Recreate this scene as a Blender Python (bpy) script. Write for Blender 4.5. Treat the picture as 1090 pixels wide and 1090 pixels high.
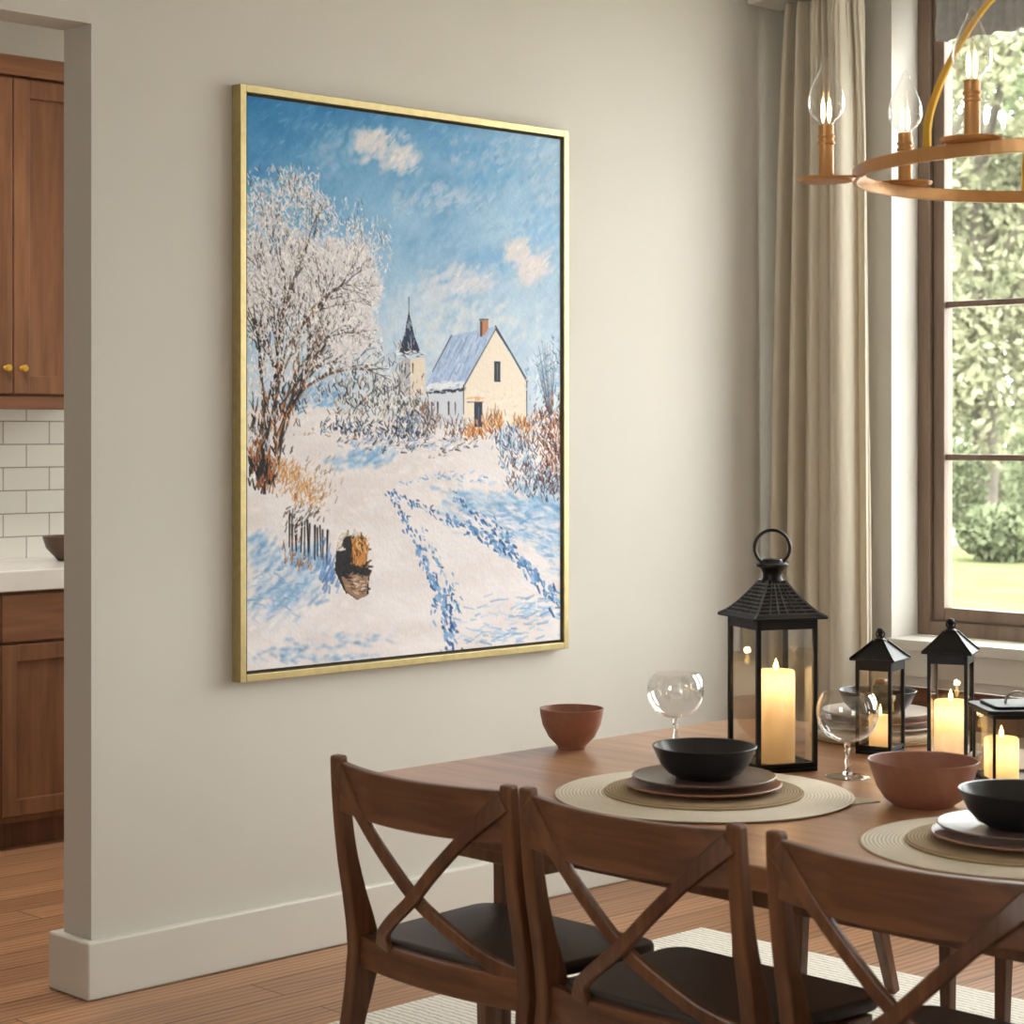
import bpy, bmesh, math, random
import numpy as np
from mathutils import Vector, Matrix
for o in list(bpy.data.objects): bpy.data.objects.remove(o)
C = bpy.context.scene.collection
PI = math.pi
# ---------------------------------------------------------------- camera
EYE = 1.5; F = 2200.0; HOR = 458.0
fx, fy = 0.6983, 0.7158          # camera forward in the room's axes
cam_d = bpy.data.cameras.new('camera'); cam = bpy.data.objects.new('camera', cam_d); C.objects.link(cam)
cam.location = (0, 0, EYE); cam.rotation_euler = (PI/2, 0, -math.atan2(fx, fy))
cam_d.sensor_width = 36; cam_d.lens = 36*F/1090; cam_d.shift_y = -(545-HOR)/1090
cam_d.clip_end = 400
cam_d.dof.use_dof = True; cam_d.dof.focus_distance = 5.4; cam_d.dof.aperture_fstop = 7.0
bpy.context.scene.camera = cam
# ---------------------------------------------------------------- world, sun, exposure
W = bpy.data.worlds.new('world'); bpy.context.scene.world = W; W.use_nodes = True
bg = W.node_tree.nodes['Background']; bg.inputs[0].default_value = (0.972, 0.988, 0.985, 1); bg.inputs[1].default_value = 11.5
sun_d = bpy.data.lights.new('sun', 'SUN'); sun = bpy.data.objects.new('sun', sun_d); C.objects.link(sun)
sun_d.energy = 3; sun_d.angle = 0.02; sun_d.color = (1, .95, .85)
sun.rotation_euler = Vector((0.75, 0.25, -0.8)).to_track_quat('-Z', 'Y').to_euler()
vs = bpy.context.scene.view_settings
vs.view_transform = 'Standard'; vs.look = 'None'; vs.gamma = 1; vs.use_curve_mapping = False; vs.exposure = 0.08

def portal(y0, y1, z0, z1, x, front=False):
    d = bpy.data.lights.new('window_portal', 'AREA'); o = bpy.data.objects.new('window_portal', d); C.objects.link(o)
    d.shape = 'RECTANGLE'; d.size = y1-y0; d.size_y = z1-z0; d.cycles.is_portal = True
    o.location = (x, (y0+y1)/2, (z0+z1)/2); o.rotation_euler = (PI/2, 0, PI/2)
    if front: o.location = ((y0+y1)/2, x, (z0+z1)/2); o.rotation_euler = (PI/2, 0, PI)
    return o
# ---------------------------------------------------------------- measuring: photograph pixel -> room point
def at_h(u, v, h):
    s = (v-HOR)/(EYE-h); z = F/s; r = (u-545)/s
    return Vector((fy*r+fx*z, -fx*r+fy*z, h))
def at_z(u, z, h=0.):
    r = (u-545)/F*z
    return Vector((fy*r+fx*z, -fx*r+fy*z, h))
def at_y(u, v, y):
    t = (u-545)/F; z = y/(fy-fx*t)
    return Vector((z*(fy*t+fx), y, EYE-(v-HOR)*z/F))
def at_x(u, v, x):
    t = (u-545)/F; z = x/(fy*t+fx)
    return Vector((x, z*(fy-fx*t), EYE-(v-HOR)*z/F))
# ---------------------------------------------------------------- materials
def lin(c):
    return tuple(((x/255)/12.92 if x/255 <= .04045 else ((x/255+.055)/1.055)**2.4) for x in c[:3])+(1,)
class NT:
    def __init__(s, name):
        s.m = bpy.data.materials.new(name); s.m.use_nodes = True; s.t = s.m.node_tree
        s.b = s.t.nodes['Principled BSDF']; s.out = s.t.nodes['Material Output']
    def n(s, typ, **kw):
        x = s.t.nodes.new(typ)
        for k, v in kw.items():
            if k.startswith('i_'):
                key = k[2:]; key = int(key) if key.isdigit() else key.replace('_', ' ')
                x.inputs[key].default_value = v
            else: setattr(x, k, v)
        return x
    def l(s, a, b): s.t.links.new(a, b)
    def ramp(s, fac, stops):
        r = s.n('ShaderNodeValToRGB'); e = r.color_ramp.elements
        while len(e) < len(stops): e.new(.5)
        for k, (p, c) in enumerate(stops): e[k].position = p; e[k].color = c if len(c) == 4 else lin(c)
        s.l(fac, r.inputs[0]); return r
    def bump(s, h, st=.2, dist=.01):
        b = s.n('ShaderNodeBump'); b.inputs['Strength'].default_value = st; b.inputs['Distance'].default_value = dist
        s.l(h, b.inputs['Height']); s.l(b.outputs[0], s.b.inputs['Normal']); return b
    def coord(s, scale=(1, 1, 1), kind='Object', rot=(0, 0, 0)):
        tc = s.n('ShaderNodeTexCoord'); mp = s.n('ShaderNodeMapping'); mp.inputs['Scale'].default_value = scale
        mp.inputs['Rotation'].default_value = rot
        s.l(tc.outputs[kind], mp.inputs[0]); return mp.outputs[0]
    def pos(s, scale=(1, 1, 1)):
        g = s.n('ShaderNodeNewGeometry'); mp = s.n('ShaderNodeMapping'); mp.inputs['Scale'].default_value = scale
        s.l(g.outputs['Position'], mp.inputs[0]); return mp.outputs[0]
def plain(name, col, rough=.5, metal=0., nscale=0, var=.06, bump=0., bscale=None, spec=.5):
    m = NT(name); m.b.inputs['Roughness'].default_value = rough; m.b.inputs['Metallic'].default_value = metal
    m.b.inputs['Specular IOR Level'].default_value = spec
    c = lin(col); m.b.inputs['Base Color'].default_value = c
    nz = m.n('ShaderNodeTexNoise'); nz.inputs['Scale'].default_value = nscale or 6; nz.inputs['Detail'].default_value = 5
    m.l(m.coord(), nz.inputs['Vector'])
    a = tuple(x*(1-var) for x in c[:3])+(1,); b = tuple(min(1, x*(1+var)) for x in c[:3])+(1,)
    r = m.ramp(nz.outputs[0], [(.3, a), (.7, b)]); m.l(r.outputs[0], m.b.inputs['Base Color'])
    if bump:
        n2 = m.n('ShaderNodeTexNoise'); n2.inputs['Scale'].default_value = bscale or 120; n2.inputs['Detail'].default_value = 4
        m.l(m.coord(), n2.inputs['Vector']); m.bump(n2.outputs[0], bump, .003)
    return m.m
def wood(name, dark, mid, light, axis='x', rough=.4, fine=26, st=.12):
    m = NT(name); m.b.inputs['Roughness'].default_value = rough
    sc = {'x': (1.2, fine, fine), 'y': (fine, 1.2, fine), 'z': (fine, fine, 1.2)}[axis]
    v = m.coord(sc)
    n1 = m.n('ShaderNodeTexNoise'); n1.inputs['Scale'].default_value = 1.0; n1.inputs['Detail'].default_value = 7; n1.inputs['Distortion'].default_value = .6
    m.l(v, n1.inputs['Vector'])
    n2 = m.n('ShaderNodeTexNoise'); n2.inputs['Scale'].default_value = 3.5; n2.inputs['Detail'].default_value = 4
    m.l(v, n2.inputs['Vector'])
    mx = m.n('ShaderNodeMix', data_type='FLOAT'); mx.inputs[0].default_value = .35
    m.l(n1.outputs[0], mx.inputs[2]); m.l(n2.outputs[0], mx.inputs[3])
    r = m.ramp(mx.outputs[0], [(.3, dark), (.5, mid), (.72, light)])
    m.l(r.outputs[0], m.b.inputs['Base Color']); m.bump(mx.outputs[0], st, .002)
    return m.m
def glassy(name, tint=(1, 1, 1), refl=1.0, rim=0.0):
    m = NT(name); t = m.t; t.nodes.remove(m.b)
    tr = m.n('ShaderNodeBsdfTransparent'); tr.inputs[0].default_value = tint+(1,)
    gl = m.n('ShaderNodeBsdfGlossy'); gl.inputs['Roughness'].default_value = .02; gl.inputs[0].default_value = (refl, refl, refl, 1)
    lf = m.n('ShaderNodeLayerWeight'); lf.inputs[0].default_value = .5
    lp = m.n('ShaderNodeMath', operation='POWER'); lp.inputs[1].default_value = 3.5; m.l(lf.outputs['Facing'], lp.inputs[0])
    lw = m.n('ShaderNodeMath', operation='MULTIPLY_ADD'); lw.inputs[1].default_value = .8; lw.inputs[2].default_value = .04; m.l(lp.outputs[0], lw.inputs[0])
    mx = m.n('ShaderNodeMixShader')
    if rim:
        add = m.n('ShaderNodeMath', operation='MULTIPLY_ADD'); add.inputs[1].default_value = 1+rim; add.inputs[2].default_value = .02; add.use_clamp = True
        m.l(lw.outputs[0], add.inputs[0]); m.l(add.outputs[0], mx.inputs[0])
    else: m.l(lw.outputs[0], mx.inputs[0])
    m.l(tr.outputs[0], mx.inputs[1]); m.l(gl.outputs[0], mx.inputs[2]); m.l(mx.outputs[0], m.out.inputs[0])
    return m.m
def emit(name, col, st):
    m = NT(name); m.b.inputs['Base Color'].default_value = lin(col)
    m.b.inputs['Emission Color'].default_value = lin(col); m.b.inputs['Emission Strength'].default_value = st
    return m.m
M = {}
M['wall'] = plain('wall_paint', (208, 203, 194), .75, var=.012, nscale=3, bump=.05, bscale=180, spec=.2)
M['trim'] = plain('white_trim_paint', (216, 212, 202), .4, var=.01, bump=0)
M['ceiling'] = plain('ceiling_paint', (238, 236, 230), .8, var=.01)
def floor_mat():
    m = NT('oak_floor'); m.b.inputs['Roughness'].default_value = .42
    p = m.pos()
    br = m.n('ShaderNodeTexBrick', offset=.37, offset_frequency=2)
    br.inputs['Color1'].default_value = lin((182, 136, 100)); br.inputs['Color2'].default_value = lin((156, 112, 80)); br.inputs['Mortar'].default_value = lin((66, 44, 30))
    br.inputs['Scale'].default_value = 1; br.inputs['Mortar Size'].default_value = .0022; br.inputs['Brick Width'].default_value = 1.7; br.inputs['Row Height'].default_value = .15
    m.l(p, br.inputs['Vector'])
    n = m.n('ShaderNodeTexNoise'); n.inputs['Scale'].default_value = 1; n.inputs['Detail'].default_value = 6; n.inputs['Distortion'].default_value = 1.4
    m.l(m.pos((1.6, 34, 1)), n.inputs['Vector'])
    w = m.n('ShaderNodeTexWave', wave_type='BANDS', bands_direction='Y'); w.inputs['Scale'].default_value = 7; w.inputs['Distortion'].default_value = 9; w.inputs['Detail'].default_value = 2; w.inputs['Detail Scale'].default_value = .6
    m.l(m.pos((.35, 1.6, 1)), w.inputs['Vector'])
    a = m.n('ShaderNodeMix', data_type='FLOAT'); a.inputs[0].default_value = .4; m.l(n.outputs[0], a.inputs[2]); m.l(w.outputs[1], a.inputs[3])
    r = m.ramp(a.outputs[0], [(.2, (.50, .47, .45, 1)), (.45, (.86, .85, .84, 1)), (.75, (1.1, 1.1, 1.1, 1))])
    mx = m.n('ShaderNodeMix', data_type='RGBA', blend_type='MULTIPLY'); mx.inputs[0].default_value = 1
    m.l(br.outputs[0], mx.inputs[6]); m.l(r.outputs[0], mx.inputs[7]); m.l(mx.outputs[2], m.b.inputs['Base Color'])
    m.bump(a.outputs[0], .1, .002)
    return m.m
M['floor'] = floor_mat()
def tile_mat():
    m = NT('white_subway_tile'); m.b.inputs['Roughness'].default_value = .12
    g = m.n('ShaderNodeNewGeometry'); sp = m.n('ShaderNodeSeparateXYZ'); cb = m.n('ShaderNodeCombineXYZ')
    m.l(g.outputs['Position'], sp.inputs[0]); m.l(sp.outputs[0], cb.inputs[0]); m.l(sp.outputs[2], cb.inputs[1])
    mp = m.n('ShaderNodeMapping'); mp.inputs['Location'].default_value = (.02, -.005, 0); m.l(cb.outputs[0], mp.inputs[0])
    br = m.n('ShaderNodeTexBrick', offset=.5, offset_frequency=2)
    br.inputs['Color1'].default_value = lin((236, 233, 224)); br.inputs['Color2'].default_value = lin((228, 225, 215)); br.inputs['Mortar'].default_value = lin((150, 138, 124))
    br.inputs['Scale'].default_value = 1; br.inputs['Mortar Size'].default_value = .0022; br.inputs['Brick Width'].default_value = .205; br.inputs['Row Height'].default_value = .09
    m.l(mp.outputs[0], br.inputs['Vector']); m.l(br.outputs[0], m.b.inputs['Base Color'])
    iv = m.n('ShaderNodeMath', operation='SUBTRACT'); iv.inputs[0].default_value = 1; m.l(br.outputs[1], iv.inputs[1]); m.bump(iv.outputs[0], .5, .003)
    return m.m
M['tile'] = tile_mat()
M['quartz'] = plain('white_worktop', (236, 234, 230), .25, var=.03, nscale=9)
M['chair'] = wood('chair_walnut', (66, 39, 24), (102, 64, 40), (134, 88, 58), 'z', .36, 22)
M['chair_y'] = wood('chair_walnut_rail', (72, 43, 27), (108, 68, 43), (138, 92, 61), 'y', .36, 22)
M['table'] = wood('table_oak', (150, 106, 76), (178, 134, 100), (198, 156, 120), 'y', .3, 16, .05)
M['table_leg'] = wood('table_leg_oak', (88, 56, 37), (112, 74, 50), (134, 92, 64), 'z', .4, 20)
M['cab'] = wood('cabinet_walnut', (92, 58, 37), (120, 80, 53), (142, 99, 68), 'z', .4, 14, .05)
M['cab_x'] = wood('cabinet_walnut_rail', (92, 58, 37), (122, 82, 55), (144, 101, 70), 'x', .4, 14, .05)
M['win'] = wood('window_taupe', (106, 86, 70), (126, 104, 87), (138, 117, 99), 'z', .45, 12, .04)
M['leather'] = plain('seat_leather', (62, 53, 47), .42, nscale=30, var=.1, bump=.15, bscale=150)
M['black'] = plain('black_iron', (26, 26, 27), .42, .5, var=.15, nscale=20)
M['gold'] = plain('brushed_gold', (190, 172, 122), .36, .6, nscale=40, var=.1)
M['iron_highlight'] = plain('highlit_iron_battens', (92, 90, 88), .3, .8, var=.25, nscale=60)  # lighter, glossier metal stands in for highlights on the roof grid
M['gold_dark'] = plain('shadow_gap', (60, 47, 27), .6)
M['brass'] = plain('antique_brass', (206, 154, 96), .34, .4, nscale=20, var=.08)
M['brass_y'] = plain('yellow_brass', (225, 180, 70), .34, .5)
M['terra'] = plain('terracotta', (150, 98, 76), .5, nscale=60, var=.08)
M['black_cer'] = plain('black_ceramic', (33, 33, 35), .34, var=.1, nscale=30)
M['plate_grey'] = plain('plate_glaze', (112, 92, 82), .28, var=.08)
M['plate_terra'] = plain('plate_terracotta', (158, 112, 88), .4, var=.08)
M['plate_white'] = plain('plate_offwhite', (214, 200, 186), .3, var=.05)
M['white_linen'] = plain('white_linen', (232, 228, 222), .8, bump=.2, bscale=200)
M['pane'] = glassy('window_glass', (.98, .99, .98))
M['lantern_glass'] = glassy('lantern_glass', (.93, .92, .9))
M['bulb_glass'] = glassy('bulb_glass', (.975, .97, .965), 1.0, .5)
M['wine_glass'] = glassy('wine_glass', (.975, .975, .97), 1.0, .25)
def solid_glass():
    m = NT('solid_glass'); m.b.inputs['Transmission Weight'].default_value = 1; m.b.inputs['Roughness'].default_value = .02; m.b.inputs['IOR'].default_value = 1.45
    return m.m
M['solid_glass'] = solid_glass()
def wax():
    m = NT('ivory_wax'); t = m.t; t.nodes.remove(m.b)
    d = m.n('ShaderNodeBsdfDiffuse'); d.inputs[0].default_value = lin((240, 222, 186))
    tr = m.n('ShaderNodeBsdfTranslucent'); tr.inputs[0].default_value = (1, .88, .66, 1)
    mx = m.n('ShaderNodeMixShader'); mx.inputs[0].default_value = .4
    m.l(d.outputs[0], mx.inputs[1]); m.l(tr.outputs[0], mx.inputs[2]); m.l(mx.outputs[0], m.out.inputs[0]); return m.m
M['wax'] = wax()
M['flame'] = emit('flame', (255, 214, 130), 9)
M['filament'] = emit('filament', (255, 214, 150), 14)
def woven(name, c1, c2, scale, ring=False, st=.5):
    m = NT(name); m.b.inputs['Roughness'].default_value = .85
    if ring:
        w = m.n('ShaderNodeTexWave', wave_type='RINGS', rings_direction='Z'); w.inputs['Scale'].default_value = scale; w.inputs['Distortion'].default_value = .6; w.inputs['Detail'].default_value = 2; w.inputs['Detail Scale'].default_value = 12
        m.l(m.coord(), w.inputs['Vector'])
        n = m.n('ShaderNodeTexNoise'); n.inputs['Scale'].default_value = 150; m.l(m.coord(), n.inputs['Vector'])
        a = m.n('ShaderNodeMix', data_type='FLOAT'); a.inputs[0].default_value = .35; m.l(w.outputs[1], a.inputs[2]); m.l(n.outputs[0], a.inputs[3])
        fac = a.outputs[0]
    else:
        w = m.n('ShaderNodeTexWave', wave_type='BANDS', bands_direction='X'); w.inputs['Scale'].default_value = scale; w.inputs['Distortion'].default_value = 2.5; w.inputs['Detail'].default_value = 3; w.inputs['Detail Scale'].default_value = 3
        m.l(m.coord(), w.inputs['Vector'])
        v = m.n('ShaderNodeTexNoise'); v.inputs['Scale'].default_value = 90; v.inputs['Detail'].default_value = 2; m.l(m.coord((1, 2, 1)), v.inputs['Vector'])
        a = m.n('ShaderNodeMix', data_type='FLOAT'); a.inputs[0].default_value = .5; m.l(w.outputs[1], a.inputs[2]); m.l(v.outputs[0], a.inputs[3])
        fac = a.outputs[0]
    r = m.ramp(fac, [(.15, c1), (.5, c2)]); m.l(r.outputs[0], m.b.inputs['Base Color']); m.bump(fac, st, .004)
    return m.m
M['rug'] = woven('cream_rug', (172, 163, 148), (228, 221, 208), 15)
M['mat_cream'] = woven('cream_placemat', (212, 198, 172), (246, 237, 220), 42, True, .35)
M['mat_tan'] = woven('tan_placemat', (138, 114, 82), (186, 162, 126), 50, True, .5)
M['mat_cloth'] = woven('linen_mat', (176, 158, 130), (206, 190, 162), 60)
def cloth():
    m = NT('curtain_linen'); m.b.inputs['Roughness'].default_value = .9; m.b.inputs['Base Color'].default_value = lin((232, 224, 208))
    m.b.inputs['Specular IOR Level'].default_value = .1
    n = m.n('ShaderNodeTexNoise'); n.inputs['Scale'].default_value = 1; n.inputs['Detail'].default_value = 3; m.l(m.pos((300, 300, 40)), n.inputs['Vector']); m.bump(n.outputs[0], .1, .002)
    t = m.n('ShaderNodeBsdfTranslucent'); t.inputs[0].default_value = lin((222, 208, 184)); mx = m.n('ShaderNodeMixShader'); mx.inputs[0].default_value = .35
    m.l(m.b.outputs[0], mx.inputs[1]); m.l(t.outputs[0], mx.inputs[2]); m.l(mx.outputs[0], m.out.inputs[0]); return m.m
M['curtain'] = cloth()
M['shade'] = plain('grey_shade', (168, 166, 164), .9, var=.1, nscale=40)
M['grass'] = plain('lawn_grass', (92, 96, 66), .9, var=.2, nscale=1.2, spec=0.)
M['bounce_paving'] = plain('pale_bounce_paving', (206, 202, 194), .9, var=.06, nscale=.8)  # pale so the added ground outside bounces light indoors
M['drive'] = plain('pale_gravel', (126, 122, 114), .9, var=.1, nscale=.6, spec=0.)
M['leaf'] = plain('leaf_green', (96, 104, 78), .9, var=.35, nscale=.9, spec=.1)
M['leaf2'] = plain('leaf_pale', (122, 124, 98), .9, var=.35, nscale=1.2, spec=.1)
M['bark'] = plain('bark', (84, 78, 68), .9, var=.3)
# ---------------------------------------------------------------- mesh helpers
class MB:
    def __init__(s): s.v = []; s.f = []
    def add(s, vs, fs):
        k = len(s.v); s.v += [tuple(p) for p in vs]; s.f += [tuple(i+k for i in f) for f in fs]; return s
    def box(s, x0, x1, y0, y1, z0, z1):
        vs = [(x, y, z) for z in (z0, z1) for x, y in ((x0, y0), (x1, y0), (x1, y1), (x0, y1))]
        return s.add(vs, [(3, 2, 1, 0), (4, 5, 6, 7), (0, 1, 5, 4), (1, 2, 6, 5), (2, 3, 7, 6), (3, 0, 4, 7)])
    def prism(s, poly, z0, z1):
        n = len(poly); vs = [(x, y, z0) for x, y in poly]+[(x, y, z1) for x, y in poly]
        return s.add(vs, [tuple(range(n-1, -1, -1)), tuple(range(n, 2*n))]+[(i, (i+1) % n, n+(i+1) % n, n+i) for i in range(n)])
    def lathe(s, prof, seg=40, c=(0, 0, 0)):
        n = len(prof); vs = []; fs = []
        for r, z in prof:
            for k in range(seg):
                a = 2*PI*k/seg; vs.append((c[0]+r*math.cos(a), c[1]+r*math.sin(a), c[2]+z))
        for i in range(n-1):
            for k in range(seg):
                k2 = (k+1) % seg; fs.append((i*seg+k, i*seg+k2, (i+1)*seg+k2, (i+1)*seg+k))
        if prof[0][0] > 1e-6: fs.append(tuple(range(seg-1, -1, -1)))
        if prof[-1][0] > 1e-6: fs.append(tuple((n-1)*seg+k for k in range(seg)))
        return s.add(vs, fs)
    def tube(s, path, rad, seg=12, closed=False):
        P = [Vector(p) for p in path]; n = len(P)
        R = rad if isinstance(rad, (list, tuple)) else [rad]*n
        T = []
        for i in range(n):
            a = P[(i-1) % n] if (closed or i) else P[i]; b = P[(i+1) % n] if (closed or i < n-1) else P[i]
            T.append((b-a).normalized())
        up = Vector((0, 0, 1)) if abs(T[0].z) < .9 else Vector((1, 0, 0))
        nrm = (up-T[0]*up.dot(T[0])).normalized(); vs = []
        for i in range(n):
            nrm = (nrm-T[i]*nrm.dot(T[i])).normalized(); bn = T[i].cross(nrm)
            for k in range(seg):
                a = 2*PI*k/seg; vs.append(P[i]+(nrm*math.cos(a)+bn*math.sin(a))*R[i])
        fs = []
        for i in range(n if closed else n-1):
            j = (i+1) % n
            for k in range(seg):
                k2 = (k+1) % seg; fs.append((i*seg+k, i*seg+k2, j*seg+k2, j*seg+k))
        if not closed: fs += [tuple(range(seg-1, -1, -1)), tuple((n-1)*seg+k for k in range(seg))]
        return s.add(vs, fs)
    def ribbon(s, path, wid, thk, N, closed=False):
        """rectangular section swept along a path; thickness along N, width across it"""
        P = [Vector(p) for p in path]; n = len(P)
        wid = wid if isinstance(wid, (list, tuple)) else [wid]*n
        thk = thk if isinstance(thk, (list, tuple)) else [thk]*n
        vs = []
        for i in range(n):
            a = P[i-1] if (i or closed) else P[i]; b = P[(i+1) % n] if (i < n-1 or closed) else P[i]
            t = (b-a).normalized(); nn = Vector(N[i] if isinstance(N, list) else N)
            nn = (nn-t*nn.dot(t)).normalized(); w = t.cross(nn)
            for sx, sy in ((-1, -1), (1, -1), (1, 1), (-1, 1)): vs.append(P[i]+w*sx*wid[i]/2+nn*sy*thk[i]/2)
        fs = []
        for i in range(n if closed else n-1):
            j = (i+1) % n
            for k in range(4):
                k2 = (k+1) % 4; fs.append((i*4+k, i*4+k2, j*4+k2, j*4+k))
        if not closed: fs += [(3, 2, 1, 0), tuple((n-1)*4+k for k in range(4))]
        return s.add(vs, fs)
    def build(s, name, mat, parent=None, smooth=False, bevel=0, seg=2, recalc=True, loc=None):
        me = bpy.data.meshes.new(name); me.from_pydata(s.v, [], s.f); me.update()
        if recalc:
            bm = bmesh.new(); bm.from_mesh(me); bmesh.ops.recalc_face_normals(bm, faces=bm.faces); bm.to_mesh(me); bm.free()
        me.materials.append(mat); o = bpy.data.objects.new(name, me); C.objects.link(o)
        if smooth:
            me.polygons.foreach_set('use_smooth', [True]*len(me.polygons))
            if hasattr(me, 'set_sharp_from_angle'): me.set_sharp_from_angle(angle=math.radians(38))
        if bevel:
            b = o.modifiers.new('bevel', 'BEVEL'); b.width = bevel; b.segments = seg; b.limit_method = 'ANGLE'; b.angle_limit = math.radians(35)
        if parent: o.parent = parent
        if loc: o.location = loc
        return o
def smoothpath(pts, n=8):
    """Catmull-Rom through the points"""
    P = [Vector(p) for p in pts]; out = []
    for i in range(len(P)-1):
        p0 = P[i-1] if i else P[0]*2-P[1]; p1 = P[i]; p2 = P[i+1]; p3 = P[i+2] if i+2 < len(P) else P[-1]*2-P[-2]
        for k in range(n):
            t = k/n; out.append(.5*((2*p1)+(p2-p0)*t+(2*p0-5*p1+4*p2-p3)*t*t+(3*p1-p0-3*p2+p3)*t**3))
    out.append(P[-1]); return out
def lerp(a, b, t): return a+(b-a)*t
def tag(o, label=None, cat=None, group=None, kind=None):
    if label: o['label'] = label
    if cat: o['category'] = cat
    if group: o['group'] = group
    if kind: o['kind'] = kind
    return o
def empty(name, loc=(0, 0, 0), rz=0):
    o = bpy.data.objects.new(name, None); C.objects.link(o); o.location = loc; o.rotation_euler = (0, 0, rz); o.empty_display_size = .05
    return o
def thing(name, label, cat, loc=(0, 0, 0), rz=0, group=None, kind=None):
    return tag(empty(name, loc, rz), label, cat, group, kind)
def copy_tree(o, parent=None):
    kids = [c for c in bpy.data.objects if c.parent == o]
    c = o.copy(); C.objects.link(c); c.parent = parent
    for k in kids: copy_tree(k, c)
    return c
def rounded(x0, x1, y0, y1, r, n=8):
    pts = []
    for cx, cy, a0 in ((x1-r, y1-r, 0), (x0+r, y1-r, 90), (x0+r, y0+r, 180), (x1-r, y0+r, 270)):
        for k in range(n+1):
            a = math.radians(a0+90*k/n); pts.append((cx+r*math.cos(a), cy+r*math.sin(a)))
    return pts
# ================================================================= THE ROOM
YA = 4.687; XE = 3.019; XB = 6.0; TW = .133; HC = 3.2; HO = 2.575; XW = XB+.157
KY = 7.12                                                       # kitchen back wall
W1 = (2.75, at_x(949, 458, XB).y); ZS = .776; ZT = 3.13
W2 = (1.2, 2.35); W3 = (-1.2, -.5); WK = (5.6, 6.35); LW = (.8, 2.1, 1.2, 2.7)  # unseen windows, added to bring daylight into the room and kitchen
b = MB(); b.box(-1.7, 6.25, -1.75, 7.3, -.1, 0); tag(b.build('floor', M['floor']), kind='structure')
b = MB(); b.box(-1.7, 6.4, -1.75, 7.3, HC, HC+.1); tag(b.build('ceiling', M['ceiling']), kind='structure')
b = MB(); b.box(XE, XB+.02, YA, YA+TW, 0, HC); b.box(1.2, XE, YA, YA+TW, HO, HC); b.box(-1.7, 1.2, YA, YA+TW, 0, HC)
tag(b.build('wall_back', M['wall']), kind='structure')
b = MB()
ys = [-1.7, W3[0], W3[1], W2[0], W2[1], W1[0], W1[1], WK[0], WK[1], 7.25]
for i in range(0, 10, 2): b.box(XB, XB+.262, ys[i], ys[i+1], 0, HC)
for w in (W1, W2, W3, WK): b.box(XB, XB+.262, w[0], w[1], 0, ZS-.04); b.box(XB, XB+.262, w[0], w[1], ZT, HC)
tag(b.build('wall_right', M['wall']), kind='structure')
b = MB(); b.box(-1.7, -1.6, -1.7, LW[0], 0, HC); b.box(-1.7, -1.6, LW[1], 7.2, 0, HC); b.box(-1.7, -1.6, LW[0], LW[1], 0, LW[2]); b.box(-1.7, -1.6, LW[0], LW[1], LW[3], HC); tag(b.build('wall_left', M['wall']), kind='structure')
FW = (5.1, 5.6, .8, 2.95)      # unseen window added in the wall behind the camera to bring in daylight
b = MB(); b.box(-1.6, FW[0], -1.75, -1.65, 0, HC); b.box(FW[1], XB, -1.75, -1.65, 0, HC); b.box(FW[0], FW[1], -1.75, -1.65, 0, FW[2]); b.box(FW[0], FW[1], -1.75, -1.65, FW[3], HC); tag(b.build('wall_front', M['wall']), kind='structure')
b = MB(); b.box(-1.6, XB, KY, KY+.1, 0, HC); tag(b.build('wall_kitchen', M['wall']), kind='structure')
b = MB(); b.box(2.6, 5.4, KY-.008, KY, 1.0, 1.62); tag(b.build('trim_1', M['tile']), kind='structure')
# baseboard: wraps the wall end, with a bevelled top step
b = MB(); BH = .154
bt = .03
def bb(poly, h0, h1, dz):
    b.prism(poly, h0, h1)
L0 = [(XE-bt, YA+TW+bt), (XE-bt, YA-bt), (XB, YA-bt), (XB, YA-.0005), (XE-.0005, YA-.0005), (XE-.0005, YA+TW+.0005), (5.9, YA+TW+.0005), (5.9, YA+TW+bt)]
b.prism(L0, 0, BH)
tag(b.build('baseboard_back', M['trim'], bevel=.006), kind='structure')
b = MB(); b.box(XB-bt, XB-.0005, -1.6, YA-bt-.001, 0, BH); tag(b.build('baseboard_right', M['trim'], bevel=.004), kind='structure')
# windows
def window(name, y0, y1, vis):
    e = tag(empty(name, (XW, (y0+y1)/2, ZS)), kind='structure'); w = (y1-y0)/2; H = ZT-ZS
    def ring(nm, a, bw, x0, x1, mat, par=e):
        m = MB(); ya, yb, za, zb = -w+a, w-a, a, H-a
        m.box(x0, x1, ya, ya+bw, za, zb); m.box(x0, x1, yb-bw, yb, za, zb)
        m.box(x0, x1, ya+bw, yb-bw, za, za+bw); m.box(x0, x1, ya+bw, yb-bw, zb-bw, zb)
        return m.build(nm, mat, par, bevel=.003)
    ring('window_casing', 0, .05, 0, .10, M['win'])
    ring('sash', .053, .046, .018, .07, M['win'])
    g = MB(); g.box(.042, .046, -w+.098, w-.098, .098, H-.098); g.build('glass_pane', M['pane'], e)
    m = MB()
    for hz in (1.943-ZS, 1.405-ZS): m.box(.03, .062, -w+.099, w-.099, hz-.011, hz+.011)
    m.build('glazing_bar', M['win'], e, bevel=.003)
    m = MB(); m.box(XB-.035-XW, -.0005, -w+.001, w-.001, -.038, 0); m.build('window_sill', M['trim'], e, bevel=.003)
    m = MB(); m.box(XB-.012-XW, XB-XW-.001, -w-.02, w+.02, -.13, -.04); m.build('sill_apron', M['trim'], e, bevel=.003)
    return e
window('window_1', *W1, True); window('added_window_2', *W2, False); window('added_window_3', *W3, False); window('added_window_6', *WK, False)  # only the first is in view; the others are added for daylight
for w in (W1, W2, W3, WK): portal(w[0], w[1], ZS, ZT, XB+.259)
portal(FW[0], FW[1], FW[2], FW[3], -1.74, True)
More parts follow.
